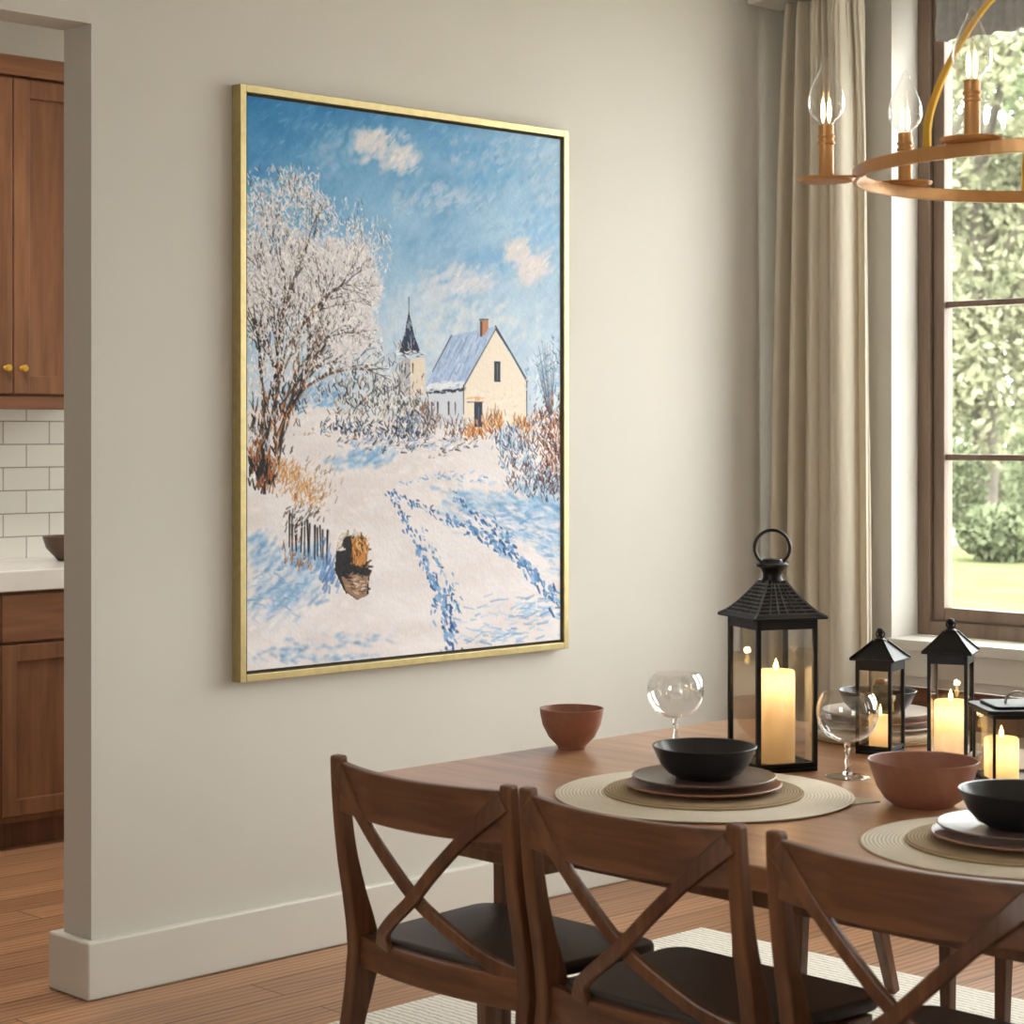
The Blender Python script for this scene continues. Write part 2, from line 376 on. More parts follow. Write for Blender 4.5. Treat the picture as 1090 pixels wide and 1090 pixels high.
pl_ = portal(LW[0], LW[1], LW[2], LW[3], -1.69); pl_.rotation_euler = (PI/2, 0, -PI/2)
e = tag(empty('added_window_5', (-1.65, (LW[0]+LW[1])/2, LW[2])), kind='structure'); w = (LW[1]-LW[0])/2; H = LW[3]-LW[2]  # unseen window added in the left wall for its light
m = MB(); m.box(-.04, .04, -w, -w+.07, 0, H); m.box(-.04, .04, w-.07, w, 0, H); m.box(-.04, .04, -w+.07, w-.07, 0, .07); m.box(-.04, .04, -w+.07, w-.07, H-.07, H); m.box(-.04, .04, -.03, .03, .07, H-.07); m.build('sash', M['win'], e, bevel=.003)
m = MB(); m.box(-.002, .002, -w+.071, w-.071, .071, H-.071); m.build('glass_pane', M['pane'], e)
e = tag(empty('added_window_4', ((FW[0]+FW[1])/2, -1.70, FW[2])), kind='structure'); w = (FW[1]-FW[0])/2; H = FW[3]-FW[2]  # frame of the window added behind the camera for daylight
m = MB(); m.box(-w, -w+.07, -.04, .04, 0, H); m.box(w-.07, w, -.04, .04, 0, H); m.box(-w+.07, w-.07, -.04, .04, 0, .07); m.box(-w+.07, w-.07, -.04, .04, H-.07, H); m.box(-.03, .03, -.04, .04, .07, H-.07); m.build('sash', M['win'], e, bevel=.003)
m = MB(); m.box(-w+.071, w-.071, -.002, .002, .071, H-.071); m.build('glass_pane', M['pane'], e)
# grey gathered shade at the head of the window
t = thing('window_shade', 'grey gathered fabric shade across the head of the window', 'blind', (XW-.03, (W1[0]+W1[1])/2, 2.86))
m = MB(); n = 160; w = (W1[1]-W1[0])/2-.10; vs = []; rows = 8
for j in range(rows+1):
    for i in range(n+1):
        y = lerp(-w, w, i/n); a = .006*math.sin(i*1.1)+.004*math.sin(i*.37+j)
        vs.append((a, y, .168*j/rows+.004*math.sin(i*.6)*(j == 0)))
fs = [(j*(n+1)+i, j*(n+1)+i+1, (j+1)*(n+1)+i+1, (j+1)*(n+1)+i) for j in range(rows) for i in range(n)]
m.add(vs, fs); o = m.build('shade_fabric', M['shade'], t, smooth=True, recalc=False)
sd = o.modifiers.new('s', 'SOLIDIFY'); sd.thickness = .003
# ================================================================= CURTAIN
t = thing('curtain', 'long cream linen curtain hanging in pleats beside the window', 'curtain', (5.82, 4.4, 0))
m = MB(); n = 420; rows = 90; vs = []
yl_t = at_x(839, 458, 5.82).y-4.4; yr_t = at_x(919, 458, 5.90).y-4.4
yl_b = at_x(820, 458, 5.82).y-4.4; yr_b = at_x(933, 458, 5.90).y-4.4
CH = 3.006
rnd = random.Random(4)
ph = [rnd.uniform(0, 6.28) for _ in range(12)]
def foldx(s, q):        # s: 0..1 across, q: 0 top .. 1 bottom
    big = math.sin(2*PI*(4.6*s+.25*math.sin(3*s+1))+ph[0]+.35*q)
    med = math.sin(2*PI*9.3*s+ph[1]+.8*math.sin(q*2.2))
    fine = math.sin(2*PI*19*s+ph[2])
    g = math.exp(-q*9)
    return .085*max(0, (s-.70)/.30)**1.6+(.032*(1-.5*g))*big+.012*med*(1-.3*g)+.010*fine*g+.010*g*math.sin(2*PI*31*s+ph[3])*min(1, q*40+.3)
for j in range(rows+1):
    q = (j/rows)**1.3
    e = q**.6
    for i in range(n+1):
        s = i/n; y = lerp(lerp(yl_t, yr_t, s), lerp(yl_b, yr_b, s), e)
        y += .008*math.sin(2*PI*4.6*s*2+ph[4])*(.4+q)
        vs.append((foldx(s, q), y, CH-q*(CH-.015)))
fs = [(j*(n+1)+i, j*(n+1)+i+1, (j+1)*(n+1)+i+1, (j+1)*(n+1)+i) for j in range(rows) for i in range(n)]
m.add(vs, fs); o = m.build('curtain_panel', M['curtain'], t, smooth=True, recalc=False)
sd = o.modifiers.new('s', 'SOLIDIFY'); sd.thickness = .004
m = MB(); m.box(5.72, 5.90, -1.2, YA-.02, 3.012, 3.07)
tag(m.build('curtain_track', M['trim'], bevel=.004), 'cream curtain track box along the top of the window wall', 'curtain rail')
# ================================================================= KITCHEN
fb = 6.52
def door_front(par, name, x0, x1, z0, z1, y, st=.06, handle=None, low=False):
    """shaker door: recessed panel with stiles and rails"""
    m = MB(); d = .022
    m.box(x0, x0+st, y-d, y, z0, z1); m.box(x1-st, x1, y-d, y, z0, z1); fr = None
    m.box(x0+st, x1-st, y-d, y, z0, z0+st); m.box(x0+st, x1-st, y-d, y, z1-st, z1)
    o = m.build(name, M['cab'], par, bevel=.003)
    p = MB(); p.box(x0+st-.001, x1-st+.001, y-.010, y-.001, z0+st-.001, z1-st+.001); p.build('door_panel', M['cab'], o)
    if handle:
        h = MB(); hx, hz = handle
        h.lathe([(0, 0), (.009, .001), (.009, .004), (.005, .008), (.005, .018), (.012, .022), (.013, .028), (.009, .033), (0, .034)], 16)
        ho = h.build('knob', M['brass_y'], o, smooth=True); ho.location = (hx, y-d, hz); ho.rotation_euler = (PI/2, 0, 0)
    return o
def base_cab(x0, x1, label):
    t = thing('base_cabinet', label, 'cabinet', ((x0+x1)/2, fb+.3, 0), group='lower kitchen cabinets'); w = (x1-x0)/2; y = fb-(fb+.3)
    m = MB(); m.box(-w, w, y+.001, .28, .10, .925); m.build('cabinet_body', M['cab'], t)
    m = MB(); m.box(-w, w, y+.06, .25, 0, .0995); m.build('toe_kick', M['chair'], t)
    g = .003
    door_front(t, 'door', -w+g, w-g, .125, .735, y)
    m = MB(); m.box(-w+g, w-g, y-.022, y, .745, .915); m.build('drawer', M['cab_x'], t, bevel=.004)
    return t
xs = at_y(-2, 700, fb).x
base_cab(xs, xs+.62, 'walnut base cabinet with shaker door under the white worktop, beside the wall opening edge')
base_cab(xs-.62, xs, 'walnut base cabinet under the worktop, cut by the left border of the photo')
m = MB(); m.box(2.55, 5.3, fb-.03, KY-.009, .926, 1.0)
tag(m.build('worktop', M['quartz'], bevel=.004), 'white stone kitchen worktop along the tiled splashback', 'worktop')
ub = 6.79
xm = at_y(11, 300, ub).x
def upper_cab(xc, w, label):
    t = thing('wall_cabinet', label, 'cabinet', (xc, ub+.165, 1.59), group='upper kitchen cabinets'); y = -.165
    m = MB(); m.box(-w, w, y+.001, .155, .012, 1.26); m.build('cabinet_body', M['cab'], t)
    m = MB(); m.box(-w, w, y-.012, y+.03, -.012, .038); m.build('light_rail', M['cab_x'], t, bevel=.003)
    m = MB(); m.box(-w, w, y-.03, y+.05, 1.225, 1.30); m.build('crown', M['cab_x'], t, bevel=.006)
    g = .0035
    door_front(t, 'door', -w+g, -g, .045, 1.215, y, .068, (-.034, .14))
    door_front(t, 'door', g, w-g, .045, 1.215, y, .068, (.034, .14))
upper_cab(xm, .46, 'tall walnut wall cabinet with two doors and brass knobs above the tiles')
m = MB(); m.lathe([(0, 0), (.04, 0), (.045, .006), (.085, .05), (.10, .095), (.094, .095), (.077, .05), (.04, .014), (0, .012)], 40)
p = at_h(70, 592, 1.0); q = at_y(73, 590, 6.86)
tag(m.build('bowl', plain('dark_brown_glaze', (86, 60, 48), .4), smooth=True, loc=(q.x, 6.86, 1.0)), 'brown bowl on the kitchen worktop by the splashback', 'bowl')
t = thing('added_ceiling_lamp', 'added round white ceiling lamp lighting the kitchen, out of view', 'lamp', (3.2, 5.7, HC))  # lamp added to light the kitchen, outside the view
m = MB(); m.lathe([(0, -.05), (.22, -.05), (.24, -.03), (.24, 0), (0, 0)], 40); m.build('lamp_shade', emit('lamp_glow', (255, 232, 200), 3), t, smooth=True)
kd = bpy.data.lights.new('added_kitchen_light', 'AREA'); kd.shape = 'DISK'; kd.size = .5; kd.energy = 34; kd.color = (1, .93, .84)
ko = bpy.data.objects.new('added_kitchen_light', kd); C.objects.link(ko); ko.location = (3.2, 5.7, HC-.06)
# ================================================================= RUG
p = at_h(747, 990, 0)
m = MB(); m.box(1.9, p.x, .3, p.y, 0.0005, .010)
o = m.build('rug', M['rug'], bevel=.003); tag(o, 'cream woven rug under the dining table and chairs', 'rug')
# ================================================================= PAINTING
FD = .04
yf = YA-FD
tl = at_y(255, 89, yf); tr = at_y(605, 139, yf); bl = at_y(257, 727, yf); brr = at_y(606, 690, yf)
px0 = (tl.x+bl.x)/2; px1 = (tr.x+brr.x)/2; pz0 = (bl.z+brr.z)/2; pz1 = (tl.z+tr.z)/2
PW = px1-px0; PH = pz1-pz0
t = thing('painting', 'large framed oil painting of a snowy village lane hanging on the wall', 'painting', (px0, YA, pz0))
fw = .021; m = MB()
m.box(0, fw, -FD, -.001, 0, PH); m.box(PW-fw, PW, -FD, -.001, 0, PH)
m.box(fw, PW-fw, -FD, -.001, 0, fw); m.box(fw, PW-fw, -FD, -.001, PH-fw, PH)
m.build('frame', M['gold'], t, bevel=.0015)
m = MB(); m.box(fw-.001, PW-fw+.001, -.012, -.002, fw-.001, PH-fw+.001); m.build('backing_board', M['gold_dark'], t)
gp = .009; cx0 = fw+gp; cz0 = fw+gp; CW = PW-2*(fw+gp); CHh = PH-2*(fw+gp); cy = -.030
# ---- the picture itself, brushed stroke by stroke onto the canvas's own grid
RW, RH = 500, 650
IMG = np.zeros((RH, RW, 3)); rs = np.random.RandomState(7)
def T(u, v):
    p = at_y(u, v, YA+cy)
    return ((p.x-px0-cx0)/CW*RW, (1-(p.z-pz0-cz0)/CHh)*RH)
YY, XX = np.mgrid[0:RH, 0:RW].astype(float)
def gnoise(sx, sy, seed):
    r = np.random.RandomState(seed); a = r.rand(int(RH/sy)+3, int(RW/sx)+3)
    yy = np.arange(RH)/sy; xx = np.arange(RW)/sx; yi = yy.astype(int); xi = xx.astype(int); ty = yy-yi; tx = xx-xi
    ty = ty*ty*(3-2*ty); tx = tx*tx*(3-2*tx)
    A = a[yi][:, xi]; B = a[yi][:, xi+1]; D = a[yi+1][:, xi]; E = a[yi+1][:, xi+1]
    return (A*(1-tx)+B*tx)*(1-ty)[:, None]+(D*(1-tx)+E*tx)*ty[:, None]
def seg(x0, y0, x1, y1, w, col, alpha=1.):
    r = w/2+1; xa = max(0, int(min(x0, x1)-r)); xb = min(RW, int(max(x0, x1)+r)+2); ya = max(0, int(min(y0, y1)-r)); yb = min(RH, int(max(y0, y1)+r)+2)
    if xa >= xb or ya >= yb: return
    X = XX[ya:yb, xa:xb]; Y = YY[ya:yb, xa:xb]; dx = x1-x0; dy = y1-y0; L = dx*dx+dy*dy+1e-9
    tt = np.clip(((X-x0)*dx+(Y-y0)*dy)/L, 0, 1); d = np.hypot(X-x0-tt*dx, Y-y0-tt*dy)
    a = (np.clip(w/2*(1-.35*tt)-d+.5, 0, 1)*alpha)[..., None]
    IMG[ya:yb, xa:xb] = IMG[ya:yb, xa:xb]*(1-a)+np.array(col)*a
def S(u0, v0, u1, v1, w, col, alpha=1., jit=8):
    x0, y0 = T(u0, v0); x1, y1 = T(u1, v1); c = np.array(col)+rs.randn()*jit+rs.randn(3)*jit*.3
    seg(x0, y0, x1, y1, w, np.clip(c, 8, 250), alpha)
def dab(u, v, ln, ang, w, col, alpha=.9, jit=10):
    a = math.radians(ang); S(u, v, u+ln*math.cos(a)*.72, v-ln*math.sin(a), w, col, alpha, jit)
def poly(pts, col, jit=0, alpha=1.):
    P = [T(*p) for p in pts]; ins = np.zeros((RH, RW), bool); n = len(P)
    for i in range(n):
        x0, y0 = P[i]; x1, y1 = P[(i+1) % n]
        if y0 == y1: continue
        c = ((YY < y1) != (YY < y0)) & (XX < (x1-x0)*(YY-y0)/(y1-y0)+x0); ins ^= c
    IMG[ins] = IMG[ins]*(1-alpha)+np.array(col)*alpha
    return ins
def cloud(pts, n, lns, angs, ws, cols, alpha=.9, jit=10):
    """n dabs scattered around weighted points (u, v, su, sv)"""
    for _ in range(n):
        u, v, su, sv = pts[rs.randint(len(pts))]; c = cols[rs.randint(len(cols))]
        dab(u+np.clip(rs.randn(), -1.7, 1.7)*su, v+np.clip(rs.randn(), -1.7, 1.7)*sv, rs.uniform(*lns), rs.uniform(*angs), rs.uniform(*ws), c, alpha, jit)
def blur(y0, y1, n):
    A = IMG[y0:y1]
    for _ in range(n):
        A[1:-1] = (A[:-2]+2*A[1:-1]+A[2:])/4; A[:, 1:-1] = (A[:, :-2]+2*A[:, 1:-1]+A[:, 2:])/4
# sky
xn = XX/RW; yn = YY/RH
n1 = gnoise(60, 40, 1); n2 = gnoise(22, 14, 2)
def sky(u, v):
    a = np.clip((v-95)/330, 0, 1); b = np.clip((u-265)/335, 0, 1)
    top = np.array([40, 122, 182])*(1-b)+np.array([158, 192, 220])*b
    mid = np.array([112, 168, 212])*(1-b)+np.array([160, 190, 216])*b; low = np.array([200, 212, 226])
    return (top*(1-a/.4)+mid*(a/.4)) if a < .4 else (mid*(1-(a-.4)/.6)+low*((a-.4)/.6))
for j in range(RH):
    pass
U = 265+xn*333
for k in range(3):
    c0 = [np.array(sky(265+333*q/10, 95+360*p/10)) for p in range(11) for q in range(11)]
G = np.array(c0).reshape(11, 11, 3); gy = np.clip(yn/.58*10, 0, 9.999); gx = np.clip(xn*10, 0, 9.999); yi = gy.astype(int); xi = gx.astype(int); ty = (gy-yi)[..., None]; tx = (gx-xi)[..., None]
IMG[:] = G[yi, xi]*(1-tx)*(1-ty)+G[yi, xi+1]*tx*(1-ty)+G[yi+1, xi]*(1-tx)*ty+G[yi+1, xi+1]*tx*ty
IMG += ((n1-.5)*34+(n2-.5)*16)[..., None]*np.array([1.1, .8, .5])
for _ in range(2600):
    u = rs.uniform(262, 600); v = rs.uniform(100, 420); c = sky(u, v)+rs.randn()*11*np.array([1.2, .9, .6])
    dab(u, v, rs.uniform(6, 22), rs.uniform(15, 55), rs.uniform(4, 9), c, .3, 3)
for pts, n, col in (([(405, 158, 16, 9), (390, 152, 10, 6), (425, 170, 12, 9)], 230, (222, 218, 222)), ([(352, 165, 12, 14)], 60, (150, 186, 216)),
                    ([(548, 268, 7, 7), (570, 282, 9, 9), (560, 290, 8, 8)], 200, (222, 212, 214)), ([(500, 300, 13, 9), (470, 310, 14, 12)], 170, (216, 214, 222)),
                    ([(470, 215, 30, 10), (540, 165, 35, 10), (580, 200, 12, 20)], 200, (184, 200, 220)), ([(520, 345, 30, 12), (470, 360, 20, 20)], 240, (214, 218, 224)),
                    ([(462, 145, 20, 8), (520, 185, 20, 10), (495, 160, 15, 8)], 110, (96, 156, 208)), ([(570, 240, 14, 12), (520, 280, 14, 8)], 100, (124, 174, 216)),
                    ([(410, 350, 24, 22), (440, 330, 15, 15)], 200, (196, 210, 226))):
    cloud(pts, n, (3, 11), (10, 60), (4, 9), [col], .34, 6)
blur(0, RH, 2)
for pts, n, col in (([(405, 158, 14, 7), (425, 172, 8, 6)], 70, (232, 226, 226)), ([(550, 268, 6, 5), (570, 283, 7, 6)], 60, (230, 218, 216)), ([(500, 300, 10, 7)], 50, (222, 216, 222)), ([(480, 150, 50, 14), (540, 200, 30, 20), (330, 140, 30, 16)], 90, (130, 178, 216)), ([(470, 215, 30, 10), (540, 165, 35, 10)], 60, (192, 206, 224))):
    cloud(pts, n, (5, 12), (15, 50), (1.5, 3.5), [col], .4, 8)
# snow field
yg = lambda u: 440-.0*(u-265)
poly([(255, 436), (330, 430), (360, 436), (450, 452), (610, 455), (610, 800), (255, 800)], (228, 220, 220))
g = (yn > .56); IMG[g] += ((gnoise(50, 20, 5)-.5)*22)[g][:, None]*np.array([.7, .9, 1])
for _ in range(1500):
    u = rs.uniform(262, 600); v = rs.uniform(455, 715); c = [(234, 226, 226), (228, 216, 214), (222, 221, 230), (238, 231, 232)][rs.randint(4)]
    dab(u, v, rs.uniform(6, 18), rs.uniform(-25, 20), rs.uniform(3, 7), c, .35, 4)
BL = [(120, 165, 206), (150, 186, 218), (96, 146, 196), (176, 200, 224)]
cloud([(300, 610, 18, 14), (285, 640, 18, 12), (325, 600, 10, 10), (275, 590, 8, 10), (310, 630, 16, 9)], 420, (6, 20), (10, 45), (2, 5), BL, .6, 8)
cloud([(280, 600, 12, 14), (320, 620, 18, 16), (290, 665, 20, 8)], 160, (6, 16), (15, 50), (2, 4), [(224, 222, 228)], .7, 6)
cloud([(290, 692, 20, 6), (330, 688, 25, 5), (380, 680, 22, 4), (350, 699, 30, 2)], 140, (4, 13), (-20, 15), (1.2, 3), BL+[(70, 118, 170)], .6, 8)
cloud([(372, 492, 16, 5), (395, 484, 14, 5)], 120, (6, 14), (0, 35), (2, 4), BL, .6, 6)
cloud([(530, 545, 35, 13), (565, 560, 20, 18), (575, 530, 18, 12), (500, 530, 24, 9), (585, 580, 9, 18)], 520, (6, 20), (-35, 12), (2, 5), BL+[(186, 206, 226)], .55, 8)
blur(int(RH*.6), RH, 3)
cloud([(530, 545, 35, 13), (565, 560, 20, 18), (300, 610, 18, 14), (285, 640, 18, 12)], 130, (5, 16), (-30, 30), (1.2, 3), BL, .5, 8)
cloud([(550, 565, 30, 16), (575, 600, 18, 10), (510, 560, 24, 10)], 140, (6, 20), (-35, 10), (1.5, 4), [(226, 222, 228)], .7, 6)
cloud([(540, 655, 34, 12), (575, 650, 18, 8), (520, 675, 30, 5)], 150, (6, 16), (-15, 25), (1.5, 4), BL, .5, 8)
# tracks
def track(pts, n, w, spread, cols, ang, ln):
    for _ in range(n):
        k = rs.uniform(0, len(pts)-1.001); i = int(k); f = k-i; u = lerp(pts[i][0], pts[i+1][0], f); v = lerp(pts[i][1], pts[i+1][1], f); q = k/(len(pts)-1)
        dab(u+rs.randn()*spread*(.3+q), v+rs.randn()*spread*(.3+q), rs.uniform(*ln)*(.4+.6*q)*rs.uniform(.5, 1), rs.uniform(*ang)+rs.randn()*22, rs.uniform(*w)*(.8+.8*q), cols[rs.randint(len(cols))], .85, 9)
DB = [(58, 104, 160), (84, 132, 186), (44, 86, 140), (120, 160, 204)]
track([(412, 522), (428, 548), (440, 575), (455, 605), (468, 635), (476, 665), (482, 690)], 150, (1.5, 3.6), 5, DB, (-85, -35), (4, 11))
track([(415, 522), (445, 538), (478, 552), (510, 566), (545, 588), (575, 618), (600, 645)], 190, (1.4, 3.4), 4.5, DB, (-55, -15), (5, 12))
for tp in ([(440, 575), (455, 605), (468, 635), (480, 680)], [(478, 552), (510, 566), (545, 588), (590, 632)]):
    track(tp, 26, (3, 5.5), 3, [(96, 146, 196), (130, 168, 208)], (-75, -25), (4, 9))
track([(480, 520), (500, 545), (522, 560), (545, 582)], 70, (1.5, 3), 4, DB, (-60, -20), (4, 10))
track([(448, 560), (462, 590), (478, 622), (487, 652)], 55, (1.3, 3), 4, DB+BL, (-80, -40), (4, 10))
track([(425, 515), (455, 508), (490, 505), (520, 512)], 50, (1, 2), 3, BL, (-30, 20), (5, 12))
track([(310, 465), (335, 458), (360, 462), (420, 470)], 40, (.8, 1.6), 3, [(90, 80, 76), (150, 110, 80)], (-10, 20), (4, 9))
track([(452, 490), (480, 478), (500, 470)], 26, (.8, 1.4), 1.5, [(90, 84, 84)], (0, 40), (4, 9))
cloud([(340, 445, 14, 6), (355, 452, 14, 5)], 120, (5, 12), (-10, 30), (2, 5), [(234, 228, 228)], .8, 5)
cloud([(318, 425, 12, 8), (300, 425, 12, 9), (345, 420, 10, 7)], 90, (5, 12), (10, 50), (2, 4), [(96, 148, 196), (120, 166, 206)], .6, 8)
# church
poly([(424, 381), (452, 381), (452, 420), (424, 420)], (226, 210, 194)); poly([(424, 381), (436, 381), (436, 420), (424, 420)], (176, 176, 184))
for x in (427.5, 431, 439): S(x, 387, x, 396, 2.4, (60, 62, 76), 1, 4)
poly([(434.8, 330), (430, 356), (424.5, 374), (434, 378), (447.5, 375), (441, 358)], (34, 44, 72))
S(434.8, 316, 434.8, 335, 1.3, (50, 52, 64), 1, 2)
for _ in range(26): u = rs.uniform(428, 444); dab(u, rs.uniform(345, 372), rs.uniform(3, 8), rs.uniform(70, 110), 1, [(150, 170, 204), (210, 218, 230), (20, 26, 46)][rs.randint(3)], .8)
for k in range(26): u = rs.uniform(421, 450); dab(u, 377+rs.randn()*1.8, 4, rs.uniform(-20, 20), 1.8, [(232, 230, 232), (70, 72, 86)][k % 4 == 0], .9)
# house
poly([(453, 414), (493, 408), (493, 450), (455, 455)], (204, 208, 220))
poly([(493, 411), (527, 352), (560, 405), (560, 452), (494, 455)], (236, 222, 206))
for _ in range(150):
    u = rs.uniform(497, 555); v = rs.uniform(415, 445); dab(u, v, rs.uniform(4, 9), rs.uniform(-20, 50), 3, [(238, 226, 214), (232, 210, 188), (240, 230, 220)][rs.randint(3)], .4, 4)
for _ in range(14): dab(rs.uniform(496, 512), 424+rs.randn()*1.5, 6, 5, 1.8, (224, 172, 116), .6)
rf = poly([(452, 411), (480, 357), (527, 347), (493, 410)], (164, 184, 216))
for _ in range(170):
    k = rs.rand(); q = rs.rand(); u = lerp(lerp(455, 490, k), lerp(482, 524, k), q); v = lerp(408, lerp(358, 350, k), q)
    S(u, v, u-3.5, v+8, rs.uniform(1.3, 3), [(176, 194, 224), (146, 170, 208), (200, 210, 228), (130, 152, 194)][rs.randint(4)], .7, 5)
for k in range(60): u = rs.uniform(452, 494); v = 412-(u-452)*.1; dab(u, v+rs.randn()*1.5, 6, 10, 2, (228, 228, 234), .9, 4)
for k in range(46): u = rs.uniform(453, 492); v = 418-(u-452)*.1; dab(u, v+rs.randn()*1, rs.uniform(3, 6), 8, 1.7, (40, 46, 62), .9, 5)
for a, b2 in (((493, 411), (527, 350)), ((527, 350), (545, 378)), ((545, 378), (560, 406)), ((560, 406), (560, 442)), ((493, 410), (493, 440)), ((480, 357), (460, 395)), ((455, 418), (456, 450))):
    S(*a, *b2, 1.8, (38, 44, 60), .95, 2)
S(527, 347, 561, 405, 2.2, (40, 48, 66), .9, 2); S(528, 345, 546, 374, 1.6, (214, 216, 224), .8, 2)
for x, w in ((459, 2), (465.5, 2.6), (477, 3), (484, 1.6)): S(x, 428, x, 441, w, (62, 62, 74), 1, 4); S(x+.8, 430, x+.8, 440, .8, (150, 112, 70), .9, 4)
poly([(525.3, 384), (532.2, 384), (532.2, 406), (525.3, 406)], (46, 52, 66)); S(529, 387, 529, 404, .9, (196, 196, 200), .8, 2)
poly([(504.5, 428), (513, 428), (513, 454), (504.5, 454)], (42, 50, 72)); S(509, 433, 509, 452, 1, (120, 130, 150), .8, 2)
S(497, 427.5, 514, 427.5, 1.3, (70, 64, 66), .9, 2)
poly([(510.5, 341), (519, 340), (519, 350), (515, 357), (510.5, 357)], (190, 128, 92)); poly([(510.5, 341), (513, 341), (513, 358), (510.5, 358)], (92, 62, 50)); S(510, 340, 519.5, 339.5, 1.8, (60, 52, 50), 1, 1)
# hedges left of and around the house
WB = [(232, 228, 228), (216, 214, 220), (60, 58, 62), (36, 36, 42), (150, 128, 108), (224, 216, 212)]
cloud([(400, 400, 22, 18), (380, 410, 24, 18), (425, 425, 14, 14), (440, 440, 10, 12), (400, 435, 24, 8)], 1150, (3, 9), (30, 150), (.8, 2.2), WB, .9, 12)
cloud([(365, 455, 14, 4), (395, 458, 20, 5), (425, 462, 18, 6), (440, 452, 10, 8)], 330, (3, 8), (20, 160), (1, 2.4), [(40, 46, 62), (70, 84, 116), (26, 28, 34), (120, 150, 190), (220, 220, 226)], .9, 10)
cloud([(430, 475, 24, 4), (470, 472, 20, 4), (400, 472, 24, 3)], 260, (3, 8), (-20, 60), (1.4, 3.2), [(232, 226, 226), (220, 212, 212), (150, 176, 210), (80, 72, 74)], .85, 8)
cloud([(470, 452, 12, 6), (490, 458, 10, 6), (455, 448, 6, 10)], 240, (3, 8), (40, 150), (.9, 2.2), [(60, 50, 50), (120, 76, 52), (226, 222, 222), (200, 206, 220), (150, 120, 100)], .9, 10)
cloud([(515, 458, 10, 5), (525, 452, 8, 6), (505, 460, 8, 4), (555, 455, 5, 6)], 200, (3, 8), (50, 130), (1, 2.4), [(216, 136, 56), (196, 112, 44), (232, 168, 92), (120, 70, 40)], .9, 10)
for _ in range(30): u = rs.uniform(514, 532); dab(u, rs.uniform(440, 456), rs.uniform(8, 15), rs.uniform(70, 115), .8, (150, 96, 50), .8)
# right-hand tree and shrubs
cloud([(582, 392, 9, 15), (575, 405, 9, 12), (590, 380, 6, 12), (588, 420, 8, 10)], 420, (2.5, 7), (20, 160), (.9, 2), [(120, 168, 206), (150, 186, 214), (222, 222, 228), (84, 120, 160), (200, 210, 222)], .85, 10)
for k in range(30):
    u = rs.uniform(570, 594); S(586, 450, u, rs.uniform(358, 410), .9, (70, 78, 96), .6, 6)
cloud([(585, 445, 10, 12), (578, 460, 12, 12), (592, 475, 8, 20), (588, 500, 8, 14)], 620, (3, 8), (40, 150), (1, 2.3), [(92, 48, 34), (130, 70, 44), (56, 32, 30), (190, 110, 60), (226, 220, 222), (70, 60, 70)], .9, 10)
cloud([(548, 480, 12, 12), (540, 468, 10, 8), (560, 500, 14, 14), (580, 515, 12, 8)], 520, (3, 9), (40, 150), (1, 2.4), [(150, 184, 214), (222, 222, 228), (70, 84, 112), (110, 150, 194), (60, 50, 56)], .85, 10)
cloud([(560, 505, 12, 10), (585, 520, 10, 8)], 90, (3, 8), (40, 140), (1, 2), [(66, 44, 44), (130, 76, 54), (40, 40, 52)], .9, 8)
# the frosted trees at left
def branch(u, v, ang, ln, w, d):
    if d == 0 or ln < 4: return
    u1 = u+ln*math.cos(math.radians(ang))*.72; v1 = v-ln*math.sin(math.radians(ang))
    S(u, v, u1, v1, w, (52, 38, 32) if rs.rand() < .7 else (20, 20, 26), .95, 8)
    if w > 1.8 and rs.rand() < .6: S(u+.8, v, u1+.8, v1, w*.35, (206, 132, 62), .85, 10)
    for k in range(2 if rs.rand() < .6 else 3):
        branch(u1, v1, ang+rs.uniform(-32, 32)+(90-ang)*.05, ln*rs.uniform(.66, .88), w*.68, d-1)
    if d < 6:
        for _ in range(4): dab(u1+rs.randn()*4, v1+rs.randn()*4, rs.uniform(2, 5), rs.uniform(20, 160), rs.uniform(1.2, 2.6), [(230, 224, 224), (214, 210, 218)][rs.randint(2)], .85)
cw = [(292, 215, 16, 20), (300, 250, 22, 25), (345, 250, 24, 22), (385, 262, 18, 16), (330, 300, 28, 24), (285, 300, 16, 30), (300, 350, 28, 26), (340, 350, 26, 26), (275, 240, 8, 25), (360, 330, 20, 20), (280, 400, 14, 25), (320, 390, 24, 20), (318, 200, 12, 12)]
cloud(cw, 620, (3, 8), (30, 150), (2, 4.5), [(190, 206, 224), (206, 212, 224), (222, 220, 226)], .45, 8)
for k in range(5):
    branch(282+rs.uniform(-8, 14), 500, rs.uniform(72, 98), rs.uniform(50, 62), rs.uniform(4.5, 7), 7)
branch(292, 470, 60, 48, 4, 8); branch(300, 440, 66, 46, 4, 7); branch(290, 420, 80, 50, 4.5, 7); branch(305, 370, 45, 36, 3, 7); branch(330, 330, 35, 30, 2.4, 6)
cloud(cw, 2500, (1.5, 5), (20, 160), (1, 2.4), [(240, 234, 234), (224, 218, 220), (244, 238, 236), (206, 196, 194)], .9, 9)
cloud(cw, 260, (3, 8), (50, 130), (.6, 1.2), [(50, 40, 38), (110, 80, 60), (30, 30, 36)], .8, 9)
cloud([(290, 450, 12, 22), (283, 490, 8, 14), (305, 420, 12, 20), (275, 470, 6, 20)], 420, (4, 10), (55, 125), (1, 2.4), [(26, 24, 28), (60, 42, 34), (200, 124, 56), (230, 224, 224), (214, 210, 216), (20, 20, 26)], .9, 9)
cloud([(276, 500, 6, 12), (284, 508, 5, 10)], 170, (5, 11), (60, 110), (1.4, 3), [(16, 18, 24), (34, 30, 34), (180, 106, 48)], .95, 8)
